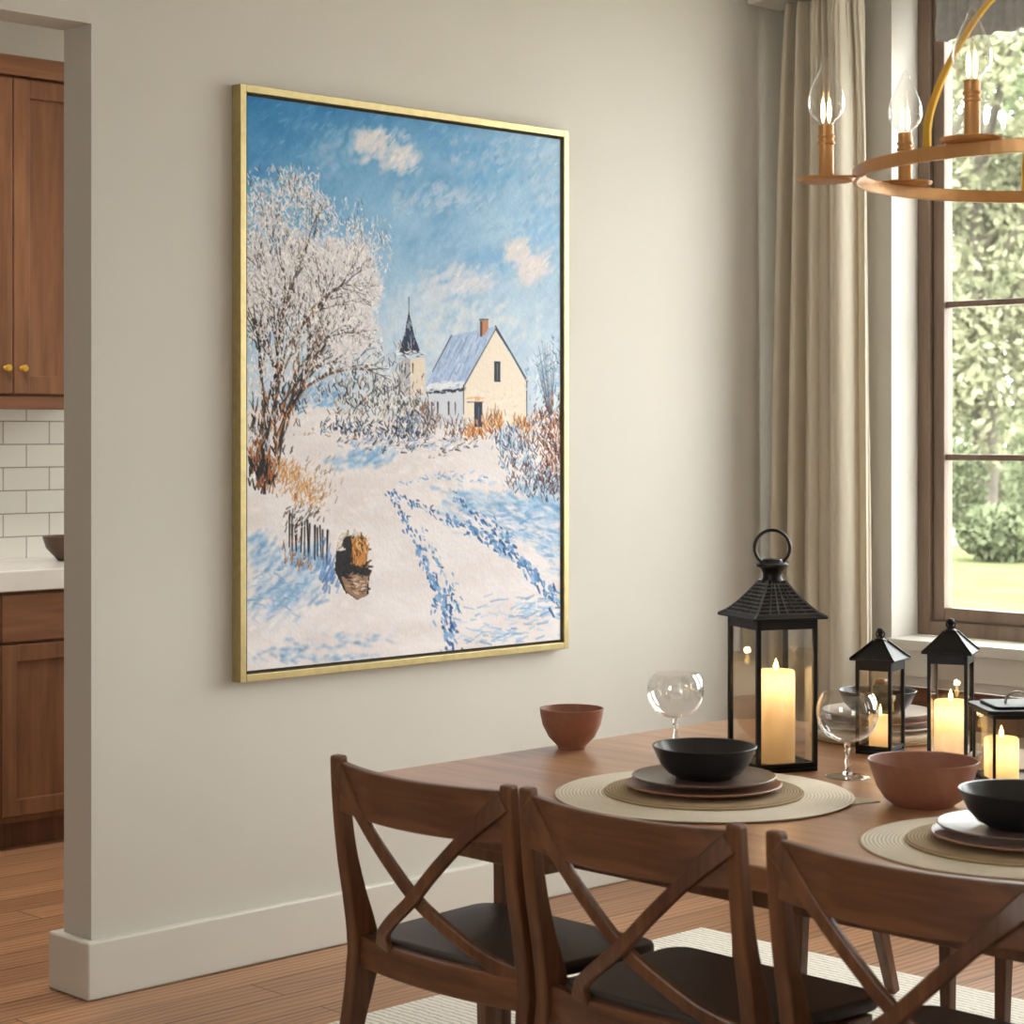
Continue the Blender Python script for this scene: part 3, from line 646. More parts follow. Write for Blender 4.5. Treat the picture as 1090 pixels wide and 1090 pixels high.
cloud([(315, 515, 12, 9), (328, 528, 10, 8), (304, 505, 8, 8)], 330, (3, 9), (20, 120), (.9, 2.2), [(206, 148, 84), (222, 178, 124), (176, 112, 52), (228, 218, 212), (190, 140, 90)], .85, 10)
cloud([(345, 505, 12, 12), (340, 530, 10, 8)], 80, (3, 9), (20, 80), (.8, 1.6), [(120, 96, 80), (214, 190, 170)], .7, 8)
# fence posts and stump
for k in range(16):
    u = 308+k*2.7; S(u, 545+k*1.4+rs.randn()*2, u+rs.randn()*1.5, 580+k*1.3+rs.randn()*3, rs.uniform(1.8, 3.4), [(18, 18, 22), (44, 34, 30), (224, 218, 220)][[0, 0, 1, 0, 2][k % 5]], .95, 6)
cloud([(325, 548, 12, 4), (312, 556, 6, 8)], 100, (4, 9), (10, 90), (1.3, 2.6), [(232, 226, 226), (216, 212, 218), (80, 60, 48)], .9, 8)
cloud([(308, 590, 6, 8), (320, 600, 6, 4)], 50, (4, 8), (40, 110), (1.2, 2.4), [(186, 116, 58), (110, 84, 70), (130, 160, 196)], .85, 8)
cloud([(345, 600, 5, 12), (350, 615, 6, 9)], 60, (6, 12), (50, 80), (2, 3.4), [(110, 150, 198), (90, 130, 184)], .75, 8)
cloud([(374, 596, 9, 14), (376, 615, 9, 9)], 90, (5, 11), (-10, 120), (2, 4), [(34, 26, 24), (60, 42, 34)], .95, 6)
poly([(359, 574), (375, 569), (390, 572), (390, 598), (393, 606), (392, 632), (380, 638), (366, 628), (356, 606)], (34, 26, 24))
poly([(374, 573), (390, 573), (389, 600), (376, 602)], (196, 132, 66)); poly([(362, 610), (392, 612), (390, 634), (380, 637), (368, 628)], (150, 116, 92))
cloud([(382, 588, 5, 9), (384, 580, 5, 5)], 90, (3, 8), (30, 150), (1.2, 2.4), [(206, 140, 66), (232, 178, 108), (150, 90, 40), (60, 40, 30)], .9, 8)
cloud([(366, 592, 4, 9), (372, 610, 8, 3)], 60, (4, 9), (-20, 120), (1.5, 3), [(18, 18, 22), (30, 26, 28)], .95, 5)
cloud([(372, 570, 8, 2), (360, 578, 2, 4)], 50, (3, 7), (0, 70), (1.4, 2.6), [(230, 224, 222), (196, 170, 144)], .9, 6)
cloud([(380, 622, 7, 6)], 46, (3, 8), (-20, 30), (1.2, 2.2), [(190, 150, 112), (90, 68, 58), (220, 206, 196), (44, 34, 32)], .9, 6)
IMG += rs.randn(RH, RW, 1)*2.2
IMG = np.clip(IMG, 5, 250)
lum = IMG.mean(2)/255
relief = (lum-.5)*.0012+(gnoise(3, 3, 9)-.5)*.0006
# canvas front: a grid coloured vertex by vertex with the pigment; edges turned back
gx = np.linspace(cx0, cx0+CW, RW); gz = np.linspace(cz0+CHh, cz0, RH)
co = np.zeros((RH, RW, 3)); co[..., 0] = gx[None, :]; co[..., 2] = gz[:, None]; co[..., 1] = cy-relief
me = bpy.data.meshes.new('canvas'); nv = RH*RW
idx = np.arange(nv).reshape(RH, RW); q = np.stack([idx[:-1, :-1], idx[1:, :-1], idx[1:, 1:], idx[:-1, 1:]], -1).reshape(-1, 4)
me.vertices.add(nv); me.vertices.foreach_set('co', co.reshape(-1)); me.loops.add(q.size); me.loops.foreach_set('vertex_index', q.reshape(-1))
me.polygons.add(len(q)); me.polygons.foreach_set('loop_start', np.arange(len(q))*4); me.polygons.foreach_set('loop_total', np.full(len(q), 4)); me.update(calc_edges=True)
ca = me.color_attributes.new('pigment', 'FLOAT_COLOR', 'POINT'); s1 = IMG/255; ln_ = np.where(s1 <= .04045, s1/12.92, ((s1+.055)/1.055)**2.4)
ca.data.foreach_set('color', np.concatenate([ln_.reshape(-1, 3), np.ones((nv, 1))], 1).reshape(-1).astype(np.float32))
m = NT('oil_paint'); m.b.inputs['Roughness'].default_value = .62; m.b.inputs['Specular IOR Level'].default_value = .25
at = m.n('ShaderNodeVertexColor', layer_name='pigment'); m.l(at.outputs[0], m.b.inputs['Base Color'])
wv = m.n('ShaderNodeTexWave', bands_direction='DIAGONAL'); wv.inputs['Scale'].default_value = 160; m.l(m.coord(), wv.inputs['Vector']); m.bump(wv.outputs[1], .08, .001)
me.materials.append(m.m); me.polygons.foreach_set('use_smooth', [True]*len(q))
o = bpy.data.objects.new('canvas', me); C.objects.link(o); o.parent = t
m = MB(); m.box(cx0, cx0+CW, cy+.0015, -.0125, cz0, cz0+CHh); m.build('stretcher', plain('canvas_edge', (58, 78, 100), .8), t)
# ================================================================= DINING TABLE
TX0, TX1 = 2.785, 4.26; TY0, TY1 = .35, 3.455; TH = .75
tcx, tcy = (TX0+TX1)/2, (TY0+TY1)/2; hx, hy = (TX1-TX0)/2, (TY1-TY0)/2
t = thing('dining_table', 'long oak dining table with rounded corners, laid for a meal', 'table', (tcx, tcy, 0))
m = MB(); m.prism(rounded(-hx, hx, -hy, hy, .17, 10), TH-.045, TH); m.build('tabletop', M['table'], t, bevel=.006, seg=3)
m = MB()
m.box(-hx+.10, -hx+.125, -hy+.36, hy-.36, TH-.10, TH-.0455); m.box(hx-.125, hx-.10, -hy+.36, hy-.36, TH-.10, TH-.0455)
m.box(-hx+.125, hx-.125, hy-.385, hy-.36, TH-.10, TH-.0455); m.box(-hx+.125, hx-.125, -hy+.36, -hy+.385, TH-.10, TH-.0455)
m.build('apron', M['table_leg'], t, bevel=.002)
lx = at_z(528, 4.24); 
for sx in (-1, 1):
    for sy in (-1, 1):
        cx, cyy = sx*(hx-.335), sy*(hy-.228)
        m = MB(); P = smoothpath([(cx, cyy, TH-.102), (cx, cyy, .45), (cx, cyy, .2), (cx, cyy, 0.0105)], 5)
        m.ribbon(P, [lerp(.032, .026, i/(len(P)-1)) for i in range(len(P))], [lerp(.032, .026, i/(len(P)-1)) for i in range(len(P))], (1, 0, 0))
        m.box(cx-.035, cx+.035, cyy-.17, cyy+.115, TH-.185, TH-.0457)
        m.build('leg', M['table_leg'], t, bevel=.004)
# ================================================================= CHAIRS
def make_chair(label, group):
    t = thing('dining_chair', label, 'chair', (0, 0, 0), 0, group); w = .245
    prof = [(.838, -.212), (.76, -.206), (.65, -.192), (.56, -.172), (.468, -.150), (.405, -.150), (.31, -.172), (.18, -.205), (0.006, -.262)]
    tk = [.024, .028, .033, .042, .062, .066, .048, .038, .028]
    def xat(h):
        for (h1, x1), (h0, x0) in zip(prof, prof[1:]):
            if h0 <= h <= h1: return lerp(x0, x1, (h-h0)/(h1-h0))
        return prof[0][1]
    for s in (1, -1):
        P = smoothpath([(x, s*w, h) for h, x in prof], 5)
        K = [lerp(tk[int(i/5)], tk[min(len(tk)-1, int(i/5)+1)], (i % 5)/5) for i in range(len(P))]
        m = MB(); m.ribbon(P, K, .032, (0, 1, 0)); m.build('back_leg', M['chair'], t, bevel=.006, seg=3)
    # curved top rail
    n = 20; P = []; N = []
    for i in range(n+1):
        y = lerp(w-.012, -w+.012, i/n); k = 1-(y/w)**2; P.append((-.205-.040*k, y, .777-.004*k)); N.append(Vector((1, -2*y/w/w*.040, 0)).normalized())
    m = MB(); m.ribbon(P, [.098]*len(P), .020, N); m.build('top_rail', M['chair_y'], t, bevel=.004)
    # crossed back straps
    def strap(s, pts, dx):
        P = []
        for y, h in pts:
            k = max(0, 1-(y/w)**2); q = min(1, max(0, (h-.465)/.27)); P.append((xat(h)-lerp(.028, .040, q)*k-lerp(.0, .006, q)-dx*k, s*y, h))
        P = smoothpath(P, 7); L = len(P)-1
        wd = [.027+.015*max(0, abs(2*i/L-1)-.55)/.45 for i in range(L+1)]
        m = MB(); m.ribbon(P, wd, .014, (1, 0, 0)); return m.build('cross_strap', M['chair'], t, bevel=.004)
    strap(1, [(.238, .812), (.175, .76), (.085, .675), (.0, .588), (-.085, .53), (-.16, .489), (-.222, .465)], .006)
    strap(-1, [(.238, .806), (.18, .752), (.09, .667), (.0, .588), (-.08, .533), (-.125, .498), (-.138, .465)], .020)
    # seat: wooden rails, dark pad
    n = 16; P = []; N = []
    for i in range(n+1):
        y = lerp(w-.014, -w+.014, i/n); k = 1-(y/w)**2; P.append((-.150-.030*k, y, .438)); N.append(Vector((1, -2*y/w/w*.030, 0)).normalized())
    m = MB(); m.ribbon(P, [.062]*len(P), .026, N); m.build('back_seat_rail', M['chair_y'], t, bevel=.004)
    m = MB()
    for s in (1, -1): m.ribbon([(-.13, s*(w-.004), .428), (.0, s*(w+.002), .426), (.165, s*(w-.008), .424)], .05, .022, (0, 1, 0))
    m.ribbon([(.175, -w+.03, .424), (.19, 0, .424), (.175, w-.03, .424)], .05, .022, (1, 0, 0))
    m.build('seat_frame', M['chair_y'], t, bevel=.003)
    pts = []
    for x, y in rounded(-.165, .212, -w-.006, w+.006, .055, 6):
        y *= lerp(.90, 1.02, (x+.165)/.377)
        if x < -.10: x -= .0
        pts.append((x, y))
    m = MB(); m.prism(pts, .4525, .479); m.build('seat_pad', M['leather'], t, bevel=.009, seg=3, smooth=False)
    for s in (1, -1):
        m = MB(); m.ribbon(smoothpath([(.165, s*(w-.032), .400), (.170, s*(w-.030), .25), (.174, s*(w-.026), 0.0)], 5), [lerp(.04, .026, i/10) for i in range(11)], [lerp(.036, .024, i/10) for i in range(11)], (0, 1, 0))
        m.build('front_leg', M['chair'], t, bevel=.004)
    return t
CL = ['walnut cross-back dining chair at the table end nearest the painting, leftmost of the near row',
      'walnut cross-back dining chair in the middle of the near row',
      'walnut cross-back dining chair of the near row cut by the right border of the photo',
      'walnut cross-back dining chair on the window side of the table, behind the lanterns',
      'walnut cross-back dining chair on the window side, cut by the right border of the photo']
G = 'cross-back dining chairs around the table'
ch = make_chair(CL[0], G); ch.location = (2.860, 2.968, 0.0)
for k, (x, y, rz) in enumerate([(2.868, 2.436, 0), (2.868, 1.862, 0), (4.27, 2.96, PI), (4.27, 2.38, PI)]):
    c = copy_tree(ch); c.location = (x, y, 0.0); c.rotation_euler = (0, 0, rz); c['label'] = CL[k+1]
for o in list(bpy.data.objects):
    if o.name.startswith('dining_chair') and o.parent is None: o.location.z = .0105
# ================================================================= TABLE SETTINGS
def mat_round(c, r, th, mat, label, z=TH):
    m = MB(); m.lathe([(0, 0), (r-.003, 0), (r, th*.5), (r-.004, th), (0, th)], 96)
    return tag(m.build('placemat', mat, smooth=True, loc=(c.x, c.y, z)), label, 'placemat', 'round placemats on the table')
def plate(c, r, z, mat, label):
    m = MB(); m.lathe([(0, 0), (r*.62, 0), (r*.7, .003), (r*.97, .009), (r, .0125), (r*.985, .0145), (r*.9, .0115), (r*.68, .0065), (0, .006)], 72)
    return tag(m.build('dinner_plate', mat, smooth=True, loc=(c.x, c.y, z)), label, 'plate', 'stoneware plates')
def bowl(c, r, h, z, mat, label, kind=0):
    fr = r*.52
    if kind == 0: pr = [(0, 0), (fr, 0), (fr*1.08, .004), (r*.70, h*.16), (r*.84, h*.42), (r*.985, h*.93), (r, h*.98), (r*.99, h), (r*.955, h*.985), (r*.92, h*.86), (r*.79, h*.46), (r*.64, h*.24), (fr*.9, .012), (0, .009)]
    else: pr = [(0, 0), (r*.42, 0), (r*.44, .006), (r*.46, .009), (r*.72, h*.3), (r*.91, h*.6), (r*.985, h*.88), (r, h), (r*.955, h), (r*.93, h*.86), (r*.85, h*.6), (r*.64, h*.3), (r*.3, .016), (0, .014)]
    m = MB(); m.lathe(pr, 72)
    return tag(m.build('bowl', mat, smooth=True, loc=(c.x, c.y, z)), label, 'bowl')
E = .0003
def setting(c, r1, who, s=1., extra=''):
    mat_round(c, r1, .005, M['mat_cream'], 'large round cream woven placemat %s' % who)
    mat_round(c, .205*s, .007, M['mat_tan'], 'smaller tan woven placemat lying on the cream one %s' % who, TH+.005+E)
    z = TH+.012+2*E
    plate(c, .160*s, z, M['plate_terra'], 'wide terracotta plate, lower of the two %s' % who)
    plate(c+Vector((.003, .002, 0)), .148*s, z+.0152, M['plate_grey'], 'grey-brown glazed plate, upper of the two %s' % who)
    return z+.0152+.0065
c1 = at_z(749, 4.235); z = setting(c1, .305, 'in front of the tallest lantern')
bowl(at_z(750, 4.25), .108, .066, z+E, M['black_cer'], 'black bowl on the plates in front of the tallest lantern')
c2 = at_z(1086, 3.72); z = setting(c2, .285, 'at the right border of the photo')
bowl(at_z(1087, 3.73), .112, .068, z+E, M['black_cer'], 'black bowl on the plates at the right border of the photo')
# flat linen mat whose corner shows beyond the round placemat
tip = at_h(937, 854, TH); a = at_h(880, 828, TH); bq = at_h(860, 876, TH)
m = MB(); ctr = c1
d = Vector((tip.x-ctr.x, tip.y-ctr.y)).normalized(); n_ = Vector((-d.y, d.x))
L = math.hypot(tip.x-ctr.x, tip.y-ctr.y)
pl = [(tip.x, tip.y), (ctr.x+d.x*.1+n_.x*.20, ctr.y+d.y*.1+n_.y*.20), (ctr.x-d.x*.1, ctr.y-d.y*.1), (ctr.x+d.x*.1-n_.x*.20, ctr.y+d.y*.1-n_.y*.20)]
bpy.data.objects['placemat'].location.z += .0022
for o in bpy.data.objects:
    if o.parent is None and 'tallest lantern' in o.get('label', '') and o.name != 'placemat': o.location.z += .0022
m.prism([(x-ctr.x, y-ctr.y) for x, y in pl], 0, .002); tag(m.build('table_linen', M['mat_cloth'], loc=(ctr.x, ctr.y, TH)), 'pointed corner of cream linen showing under the round placemat beside the wine glass', 'cloth')
# far setting on the window side
c3 = at_z(934, 5.04)
mat_round(c3, .165, .012, M['mat_tan'], 'tan woven placemat under the plate stack behind the small lantern')
mat_round(c3, .158, .012, M['mat_cream'], 'cream woven mat in the plate stack behind the small lantern', TH+.012+E)
zz = TH+.0245
for k, (r, mt, lb) in enumerate([(.15, 'plate_white', 'off-white plate at the bottom of the stack behind the small lantern'), (.145, 'plate_terra', 'terracotta plate in the middle of the stack behind the small lantern'), (.135, 'plate_white', 'off-white plate at the top of the stack behind the small lantern')]):
    plate(c3, r, zz+E, M[mt], lb); zz += .0152
bowl(c3, .095, .055, zz-.008, M['black_cer'], 'black bowl on the plate stack behind the small lantern')
# terracotta bowls
bowl(at_z(608.5, .75*F/(797-HOR)), .0755, .096, TH, M['terra'], 'small footed terracotta bowl near the end of the table by the wall', 1)
bowl(at_z(983, .75*F/(857-HOR)), .111, .092, TH, M['terra'], 'wide terracotta bowl in front of the two slim lanterns')
# wine glasses
def wine(c, h, r, label):
    t = thing('wine_glass', label, 'glass', (c.x, c.y, TH), 0, 'stemmed wine glasses'); sh = h*.42
    m = MB()
    out = []; hb = h-sh
    for k in range(15):
        q = k/14; a = q*PI*.70; out.append((max(.004, r*math.sin(max(a, .06))**.85), sh+hb*(1-math.cos(a))/(1-math.cos(PI*.70))))
    prof = out+[(out[-1][0]-.0012, out[-1][1])]+[(max(0.0005, x-.0013), z+.0013) for x, z in out[::-1]]
    prof.append((0, sh+.003)); prof.insert(0, (0, sh))
    m.lathe(prof, 64); m.build('glass_bowl', M['wine_glass'], t, smooth=True)
    m = MB(); m.lathe([(0, sh-.0003), (.006, sh-.001), (.008, sh-.008), (.005, sh-.020), (.0042, sh*.55), (.0075, sh*.42), (.0045, sh*.30), (.006, .016), (.012, .007), (.0015, .006), (0, .006)][:9]+[(.012, .0065), (0, .0065)], 28); m.build('glass_stem', M['solid_glass'], t, smooth=True)
    m = MB(); m.lathe([(0, 0), (.048, 0), (.050, .0015), (.046, .003), (.018, .006), (0, .0062)], 56); m.build('glass_foot', M['wine_glass'], t, smooth=True)
    return t
wine(at_z(719, .75*F/(798-HOR)), .178, .067, 'stemmed wine glass standing behind the nearer black bowl, left of the tallest lantern')
wine(at_z(902, .75*F/(827-HOR)), .180, .067, 'stemmed wine glass standing between the tallest lantern and the wide terracotta bowl')
# white rolled napkin
c = at_z(1049, .75*F/(822-HOR))
m = MB(); sp = [(.020*(1-i/60)*math.cos(i*.42), .0, .020+.020*(1-i/60)*math.sin(i*.42)) for i in range(48)]
m.ribbon([Vector((x, 0, z)) for x, y, z in sp], [.10]*48, .0022, [Vector((x, 0, z-.02)).normalized() for x, y, z in sp])
tag(m.build('rolled_napkin', M['white_linen'], smooth=True, loc=(c.x, c.y, TH+.001)), 'rolled white napkin between the slim lantern and the low lantern', 'napkin').rotation_euler = (0, 0, math.radians(-30))
# ================================================================= LANTERNS AND CANDLES
def candle(c, r, h, z, label, pw):
    t = thing('pillar_candle', label, 'candle', (c.x, c.y, z), 0, 'lit pillar candles in lanterns')
    m = MB(); m.lathe([(0, 0), (r, 0), (r, h*.5), (r, h-.004), (r-.003, h), (r-.008, h-.002), (r-.014, h-.008), (0, h-.010)], 48); m.build('wax_body', M['wax'], t, smooth=True)
    m = MB(); m.lathe([(0, h-.010), (.0012, h-.010), (.0012, h+.004), (0, h+.004)], 8); m.build('wick', M['black'], t)
    m = MB(); k = r/.042; m.lathe([(0, h-.003), (.004*k, h+.001), (.0062*k, h+.007), (.005*k, h+.013), (.0022*k, h+.020), (0, h+.026)], 20); m.build('flame', M['flame'], t, smooth=True)
    for zz, e, rr in ((h-.028, pw*.21, .012), (h+.03, pw*.10, .008)):
        d = bpy.data.lights.new('candle_light', 'POINT'); d.energy = e; d.color = (1, .75, .46); d.shadow_soft_size = rr
        o = bpy.data.objects.new('candle_light', d); C.objects.link(o); o.parent = t; o.location = (0, 0, zz)
    return t
def lantern(c, a, hb, hr, yaw, label, kind, post=.010, top='ring'):
    t = thing('lantern', label, 'lantern', (c.x, c.y, TH), yaw, 'black metal candle lanterns'); w = a/2
    m = MB(); m.box(-w, w, -w, w, 0, .008); m.box(-w+.004, w-.004, -w+.004, w-.004, .008, .013); m.build('base_plate', M['black'], t, bevel=.0015)
    for sx in (-1, 1):
        for sy in (-1, 1):
            m = MB(); m.box(*(sorted((sx*w, sx*(w-post)))), *(sorted((sy*w, sy*(w-post)))), .0082, hb); m.build('corner_post', M['black'], t, bevel=.001)
    tb = .022 if kind != 'low' else .010
    m = MB(); q = post
    for s in (-1, 1):
        m.box(*sorted((s*w, s*(w-post*.8))), -w+q, w-q, hb-tb, hb); m.box(-w+q, w-q, *sorted((s*w, s*(w-post*.8))), hb-tb, hb)
    m.build('top_rim', M['black'], t, bevel=.001); m = MB()
    for s in (-1, 1): m.box(*sorted((s*w, s*(w-post*.8))), -w+q, w-q, .0135, .020); m.box(-w+q, w-q, *sorted((s*w, s*(w-post*.8))), .0135, .020)
    m.build('bottom_rim', M['black'], t, bevel=.001)
    for k in range(4):
        m = MB(); m.box(-w+q+.0003, w-q-.0003, -w+.005, -w+.0065, .0205, hb-tb-.0005); o = m.build('glass_pane', M['lantern_glass'], t); o.rotation_euler = (0, 0, k*PI/2)
    if kind == 'low':
        m = MB(); m.prism(rounded(-w-.012, w+.012, -w-.012, w+.012, .014, 5), hb+.0003, hb+.009); m.prism(rounded(-w+.01, w-.01, -w+.01, w-.01, .014, 5), hb+.009, hb+.015); m.build('lid', M['black'], t, bevel=.002)
        zt = hb+.015; m = MB(); P = [(.026*math.cos(x), 0, zt+.024*math.sin(x)) for x in [PI*i/16 for i in range(17)]]; m.ribbon(P, .011, .003, [Vector((p[0], 0, p[2]-zt)).normalized()+Vector((0, 0, .001)) for p in P])
        m.build('handle', plain('worn_metal_handle', (150, 146, 140), .3, .9), t, bevel=.001); return t
    # swept pyramid roof with battens
    ov = w*1.2; m = MB(); lv = []; nl = 10
    for i in range(nl+1):
        q = i/nl; r = lerp(ov, w*.27, q**.72 if kind == 'tall' else q**.95); lv.append((r, hb+.004+hr*q))
    vs = []
    for r, z in lv: vs += [(-r, -r, z), (r, -r, z), (r, r, z), (-r, r, z)]
    fs = [(i*4+k, i*4+(k+1) % 4, (i+1)*4+(k+1) % 4, (i+1)*4+k) for i in range(nl) for k in range(4)]+[(3, 2, 1, 0), tuple(nl*4+k for k in range(4))]
    m.add(vs, fs); m.box(-ov-.002, ov+.002, -ov-.002, ov+.002, hb+.0003, hb+.0045)
    rf = m.build('roof', M['black'], t, bevel=.001)
    m = MB()
    for k in range(4):
        R = Matrix.Rotation(k*PI/2, 3, 'Z'); 
        m.tube([R @ Vector((r+.001, r+.001, z+.001)) for r, z in lv], .0022, 6)
        if kind == 'tall':
            for i in range(1, nl, 1): r, z = lv[i]; m.tube([R @ Vector((-r, -r-.0008, z)), R @ Vector((r, -r-.0008, z))], .0019, 6)
            for f in (-.6, -.3, 0, .3, .6): m.tube([R @ Vector((f*r, -r-.0012, z)) for r, z in lv[1:]], .0014, 6)
    m.build('roof_batten', M['iron_highlight'] if kind == 'tall' else M['black'], rf, smooth=True)
    zt = hb+.004+hr
    if kind == 'tall':
        m = MB(); m.lathe([(0, zt-.004), (.026, zt-.004), (.021, zt+.006), (.022, zt+.018), (.027, zt+.027), (.036, zt+.031), (.036, zt+.036), (.026, zt+.040), (.020, zt+.047), (0, zt+.049)], 32); m.build('neck', M['black'], t, smooth=True)
        zc = zt+.072; m = MB(); m.tube([(.039*math.sin(x), 0, zc+.039*math.cos(x)) for x in [2*PI*i/40 for i in range(40)]], .0036, 8, True); o = m.build('handle', M['black'], t, smooth=True); o.rotation_euler = (0, 0, -yaw-math.radians(46))
    else:
        m = MB(); m.lathe([(0, zt-.003), (w*.3, zt-.003), (w*.32, zt+.003), (w*.14, zt+.007), (w*.12, zt+.014), (.006, zt+.016), (.009, zt+.022), (.006, zt+.029), (0, zt+.030)], 24); m.build('finial', M['black'], t, smooth=True)
        m = MB(); m.tube([(.010*math.sin(x), 0, zt+.016+.010*math.cos(x)) for x in [2*PI*i/24 for i in range(24)]], .0018, 6, True); m.build('ring', M['black'], t, smooth=True)
    return t
view = math.atan2(fy, fx)-PI/2        # yaw that turns a lantern square to the camera
def cen(u, vb, back): return at_z(u, .75*F/(vb-HOR)+back)
cL = cen(822, 824, .085); lantern(cL, .148, .335, .078, view+math.radians(20), 'tall black lantern with tiled roof and ring handle, tallest of the four', 'tall', .010)
candle(cen(826, 824, .085), .042, .204, TH+.0135, 'thick ivory pillar candle burning in the tallest lantern', 1.6)
cL = cen(937, 805, .055); lantern(cL, .088, .216, .040, view+math.radians(-32), 'slim black lantern beside the wine glass, second from the left', 'slim', .008)
candle(cL, .026, .074, TH+.0135, 'small ivory candle in the slim lantern beside the wine glass', .3)
cL = cen(1012, 816, .055); lantern(cL, .090, .248, .044, view+math.radians(-22), 'slim black lantern behind the wide terracotta bowl, third from the left', 'slim', .008)
candle(cL, .037, .128, TH+.0135, 'ivory pillar candle burning in the slim lantern behind the terracotta bowl', 1.1)
cL = cen(1083, 841, .07); lantern(cL, .150, .158, 0, view+math.radians(4), 'low black lantern with flat lid and looped handle at the right border', 'low', .006)
candle(cen(1066, 841, .06), .036, .088, TH+.0135, 'short ivory candle burning in the low lantern at the right border', 1.1)
# ================================================================= CHANDELIER
def cp(r, z): return Vector((fy*r+fx*z, -fx*r+fy*z, 0))
cc = cp(1.10, 4.0); HR = 2.0; RR = .43
rx, rv = Vector((fy, -fx, 0)), Vector((fx, fy, 0))     # seen from the camera: right, away
t = thing('chandelier', 'brass ring chandelier with candle bulbs hanging over the table', 'chandelier', (cc.x, cc.y, HR))
def ringpt(a, r, z): a = math.radians(a); return -rx*r*math.cos(a)-rv*r*math.sin(a)+Vector((0, 0, z))
P = [ringpt(a*3, RR, 0) for a in range(120)]; N = [p.normalized() for p in P]
m = MB(); m.ribbon(P, .026, .010, N, True); m.build('ring', M['brass'], t, bevel=.002)
DR = .057
for a, r in ((0, RR+.062), (49, RR), (-50, RR), (72, RR), (180, RR+.062), (130, RR), (-130, RR)):
    ctr = ringpt(a, r, -.018 if a in (0, 180) else .014)
    m = MB(); m.lathe([(0, -.001), (DR*.9, -.001), (DR, .004), (DR*.97, .006), (DR*.85, .0035), (0, .003)], 40, ctr); dish = m.build('drip_dish', M['brass'], t, smooth=True)
    if a in (0, 180):
        m = MB(); m.ribbon([ringpt(a, RR+.006, -.012), ringpt(a, RR+.10, -.012)], .03, .009, (0, 0, 1)); m.build('bracket', M['brass'], t, bevel=.002)
    m = MB(); m.lathe([(0, .003), (.0165, .003), (.0145, .008), (.0145, .070), (.017, .072), (.017, .076), (.0145, .078), (.0145, .083), (.017, .085), (.017, .088), (.0145, .09), (.0145, .108), (0, .108)], 28, ctr); m.build('candle_sleeve', M['brass'], t, smooth=True)
    m = MB(); z0 = .1085; hh = .128; rr = .038
    pr = [(.012, z0), (.014, z0+.004)]
    for k in range(1, 22):
        q = k/22; pr.append((rr*(math.sin(PI*q**.62)**.9)*(1-.25*q) if q < .9 else rr*.34*(1-q)/.1*.75, z0+.004+hh*q))
    pr.append((0.0005, z0+.004+hh))
    m.lathe(pr, 36, ctr); bu = m.build('bulb', M['bulb_glass'], t, smooth=True)
    m = MB(); 
    for dx in (-.006, .006):
        m.lathe([(0, z0+.004), (.0016, z0+.006), (.004, z0+.018), (.0038, z0+.034), (.0015, z0+.050), (0, z0+.054)], 12, ctr+rx*dx)
    m.build('filament', M['filament'], bu, smooth=True)
for a in (36, 144, -90):
    cv = smoothpath([ringpt(a, RR, .013), ringpt(a, RR-.006, .07), ringpt(a, RR-.055, .165), ringpt(a, RR-.15, .28), ringpt(a, RR-.28, .38), ringpt(a, .03, .46)], 8)
    m = MB(); m.ribbon(cv, .016, .006, ringpt(a, 1, 0)); m.build('arm', M['brass_y'], t, bevel=.001)
m = MB(); m.lathe([(0, .43), (.035, .44), (.04, .47), (.03, .50), (.008, .52), (.008, HC-HR-.03), (.06, HC-HR-.025), (.065, HC-HR-.0005), (0, HC-HR-.0005)], 28); m.build('stem', M['brass'], t, smooth=True)
# ================================================================= OUTSIDE
m = MB(); m.add([(6.3, -20, -.02), (120, -20, -.02), (120, 120, -.02), (6.3, 120, -.02)], [(0, 1, 2, 3)]); tag(m.build('lawn', M['grass']), kind='structure')
m = MB(); m.box(6.32, 12.5, -10, 16, -.019, -.005); tag(m.build('bounce_terrace', M['bounce_paving']), kind='structure')  # unseen pale ground added to bounce daylight up to the ceiling
m = MB(); m.box(-9, -1.8, -8, 12, -.02, -.006); tag(m.build('bounce_terrace', M['bounce_paving']), kind='structure')  # same pale paving outside the added left window
def out(u, z, h=0): p = at_z(u, z); p.z = h; return p
dn = Vector((fy, -fx, 0))
p0 = out(1046, 27); p1 = out(1046, 37)
m = MB(); m.add([p0-dn*25+Vector((0, 0, -.01)), p0+dn*25+Vector((0, 0, -.01)), p1+dn*25+Vector((0, 0, -.01)), p1-dn*25+Vector((0, 0, -.01))], [(0, 1, 2, 3)]); tag(m.build('driveway', M['drive']), kind='structure')
def leaves(mb, r, c, rad, n, sz):
    for _ in range(n):
        while True:
            d = Vector((r.uniform(-1, 1), r.uniform(-1, 1), r.uniform(-1, 1)))
            if .35 < d.length < 1: break
        p = Vector(c)+Vector((d.x*rad[0], d.y*rad[1], d.z*rad[2])); a = Vector((r.gauss(0, 1), r.gauss(0, 1), r.gauss(0, 1))).normalized(); b_ = a.cross(Vector((r.gauss(0, 1), r.gauss(0, 1), r.gauss(0, 1)))).normalized()
        s = sz*r.uniform(.6, 1.3); mb.add([p-a*s, p-b_*s*.5, p+a*s, p+b_*s*.5], [(0, 1, 2, 3)])
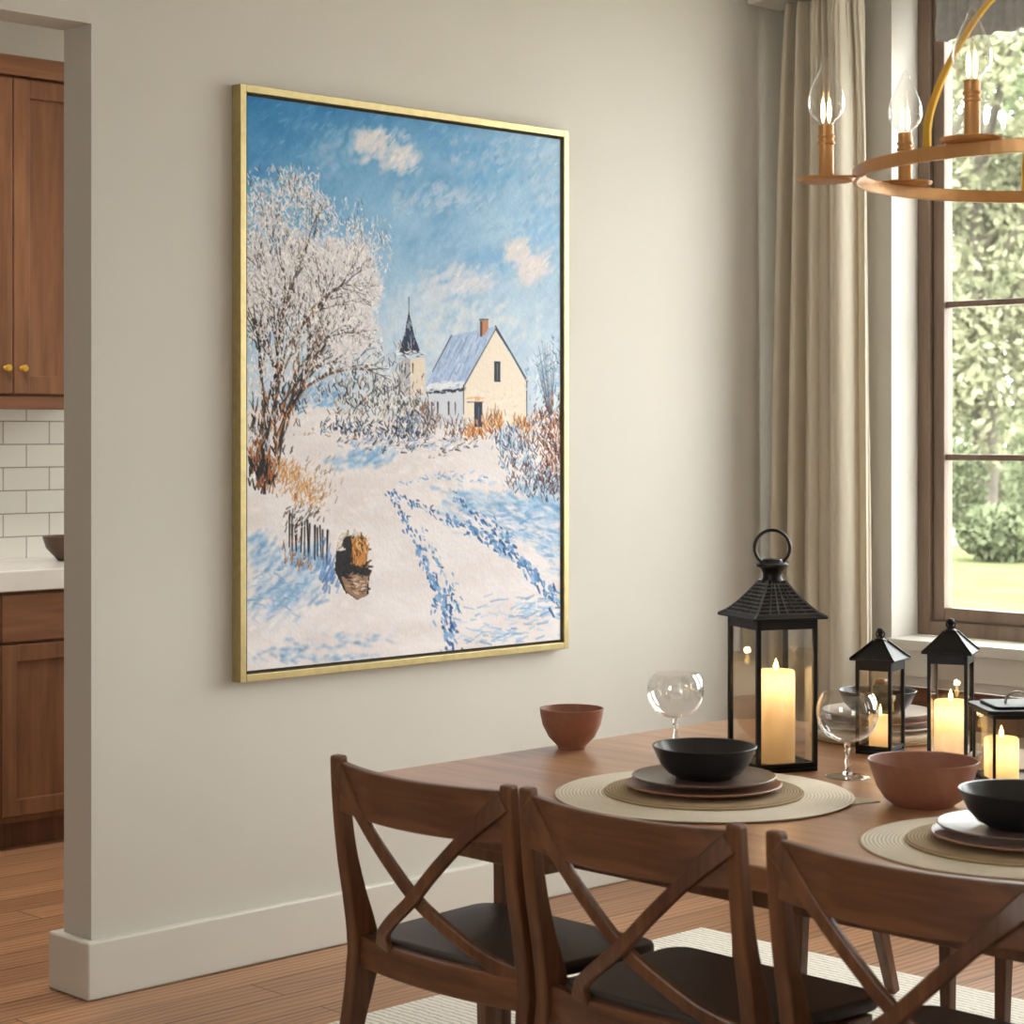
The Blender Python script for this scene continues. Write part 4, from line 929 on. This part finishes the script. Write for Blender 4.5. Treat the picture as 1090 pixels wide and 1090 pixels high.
def tree(u, z, h, mat, label, seed, spread=3.2, n=21000, low=1.0):
    r = random.Random(seed); c = out(u, z); t = thing('garden_tree', label, 'tree', (c.x, c.y, 0), 0, 'trees beyond the lawn')
    m = MB(); m.tube(smoothpath([(0, 0, 0), (.1, 0, h*.2), (-.05, .1, h*.45), (.1, 0, h*.8)], 4), [lerp(.28, .05, i/12) for i in range(13)], 10)
    for k in range(7): a = r.uniform(0, 6.28); zz = r.uniform(.25, .6)*h; m.tube([(0, 0, zz), (math.cos(a)*spread*.4, math.sin(a)*spread*.4, zz+.15*h), (math.cos(a)*spread*.7, math.sin(a)*spread*.7, zz+.22*h)], [.1, .06, .03], 7)
    m.build('trunk', M['bark'], t, smooth=True)
    m = MB()
    for k in range(26):
        a = r.uniform(0, 6.28); q = r.random(); zz = lerp(low, h*.95, q); rr = spread*math.sin(PI*min(.95, .18+.75*q))*r.uniform(.2, .8); s = r.uniform(.9, 1.5)
        leaves(m, r, (math.cos(a)*rr, math.sin(a)*rr, zz), (s, s, s*.75), n//26, .105)
    m.build('foliage', mat, t, recalc=False)
tree(1046, 37, 12, M['leaf2'], 'tall pale green leafy tree seen through the middle of the window', 1)
tree(985, 46, 14, M['leaf'], 'leafy tree showing at the left side of the window glass', 2)
tree(1150, 55, 16, M['leaf'], 'leafy tree behind the right edge of the window glass', 3, 3.4)
tree(1085, 65, 20, M['leaf'], 'tall tree rising behind the others at the right of the window', 4, 4)
tree(1010, 76, 22, M['leaf2'], 'pale tree standing farthest back beyond the window', 5, 4)
def shrub(u, z, w, h, label, seed, mat, n=2600):
    r = random.Random(seed); c = out(u, z); m = MB(); leaves(m, r, (0, 0, h*.5), (w, w, h*.55), n, .06)
    for k in range(8): a = r.uniform(0, 6.28); m.tube([(0, 0, 0), (math.cos(a)*w*.5, math.sin(a)*w*.5, h*.7)], [.02, .008], 5)
    tag(m.build('garden_shrub', mat, recalc=False, loc=(c.x, c.y, 0)), label, 'shrub', 'shrubs on the lawn')
shrub(1068, 24, .55, .62, 'low grey-green shrub on the lawn, right of the window glass centre', 11, M['leaf'])
shrub(1012, 32.5, .6, 1.3, 'dark rounded shrub at the foot of the trees, left in the window glass', 12, M['leaf'])
shrub(1060, 40, 1.0, 1.0, 'broad pale shrub at the foot of the trees beyond the driveway', 13, M['leaf2'])
shrub(1130, 31, .9, 1.4, 'shrub beyond the driveway at the right border of the photo', 14, M['leaf'])
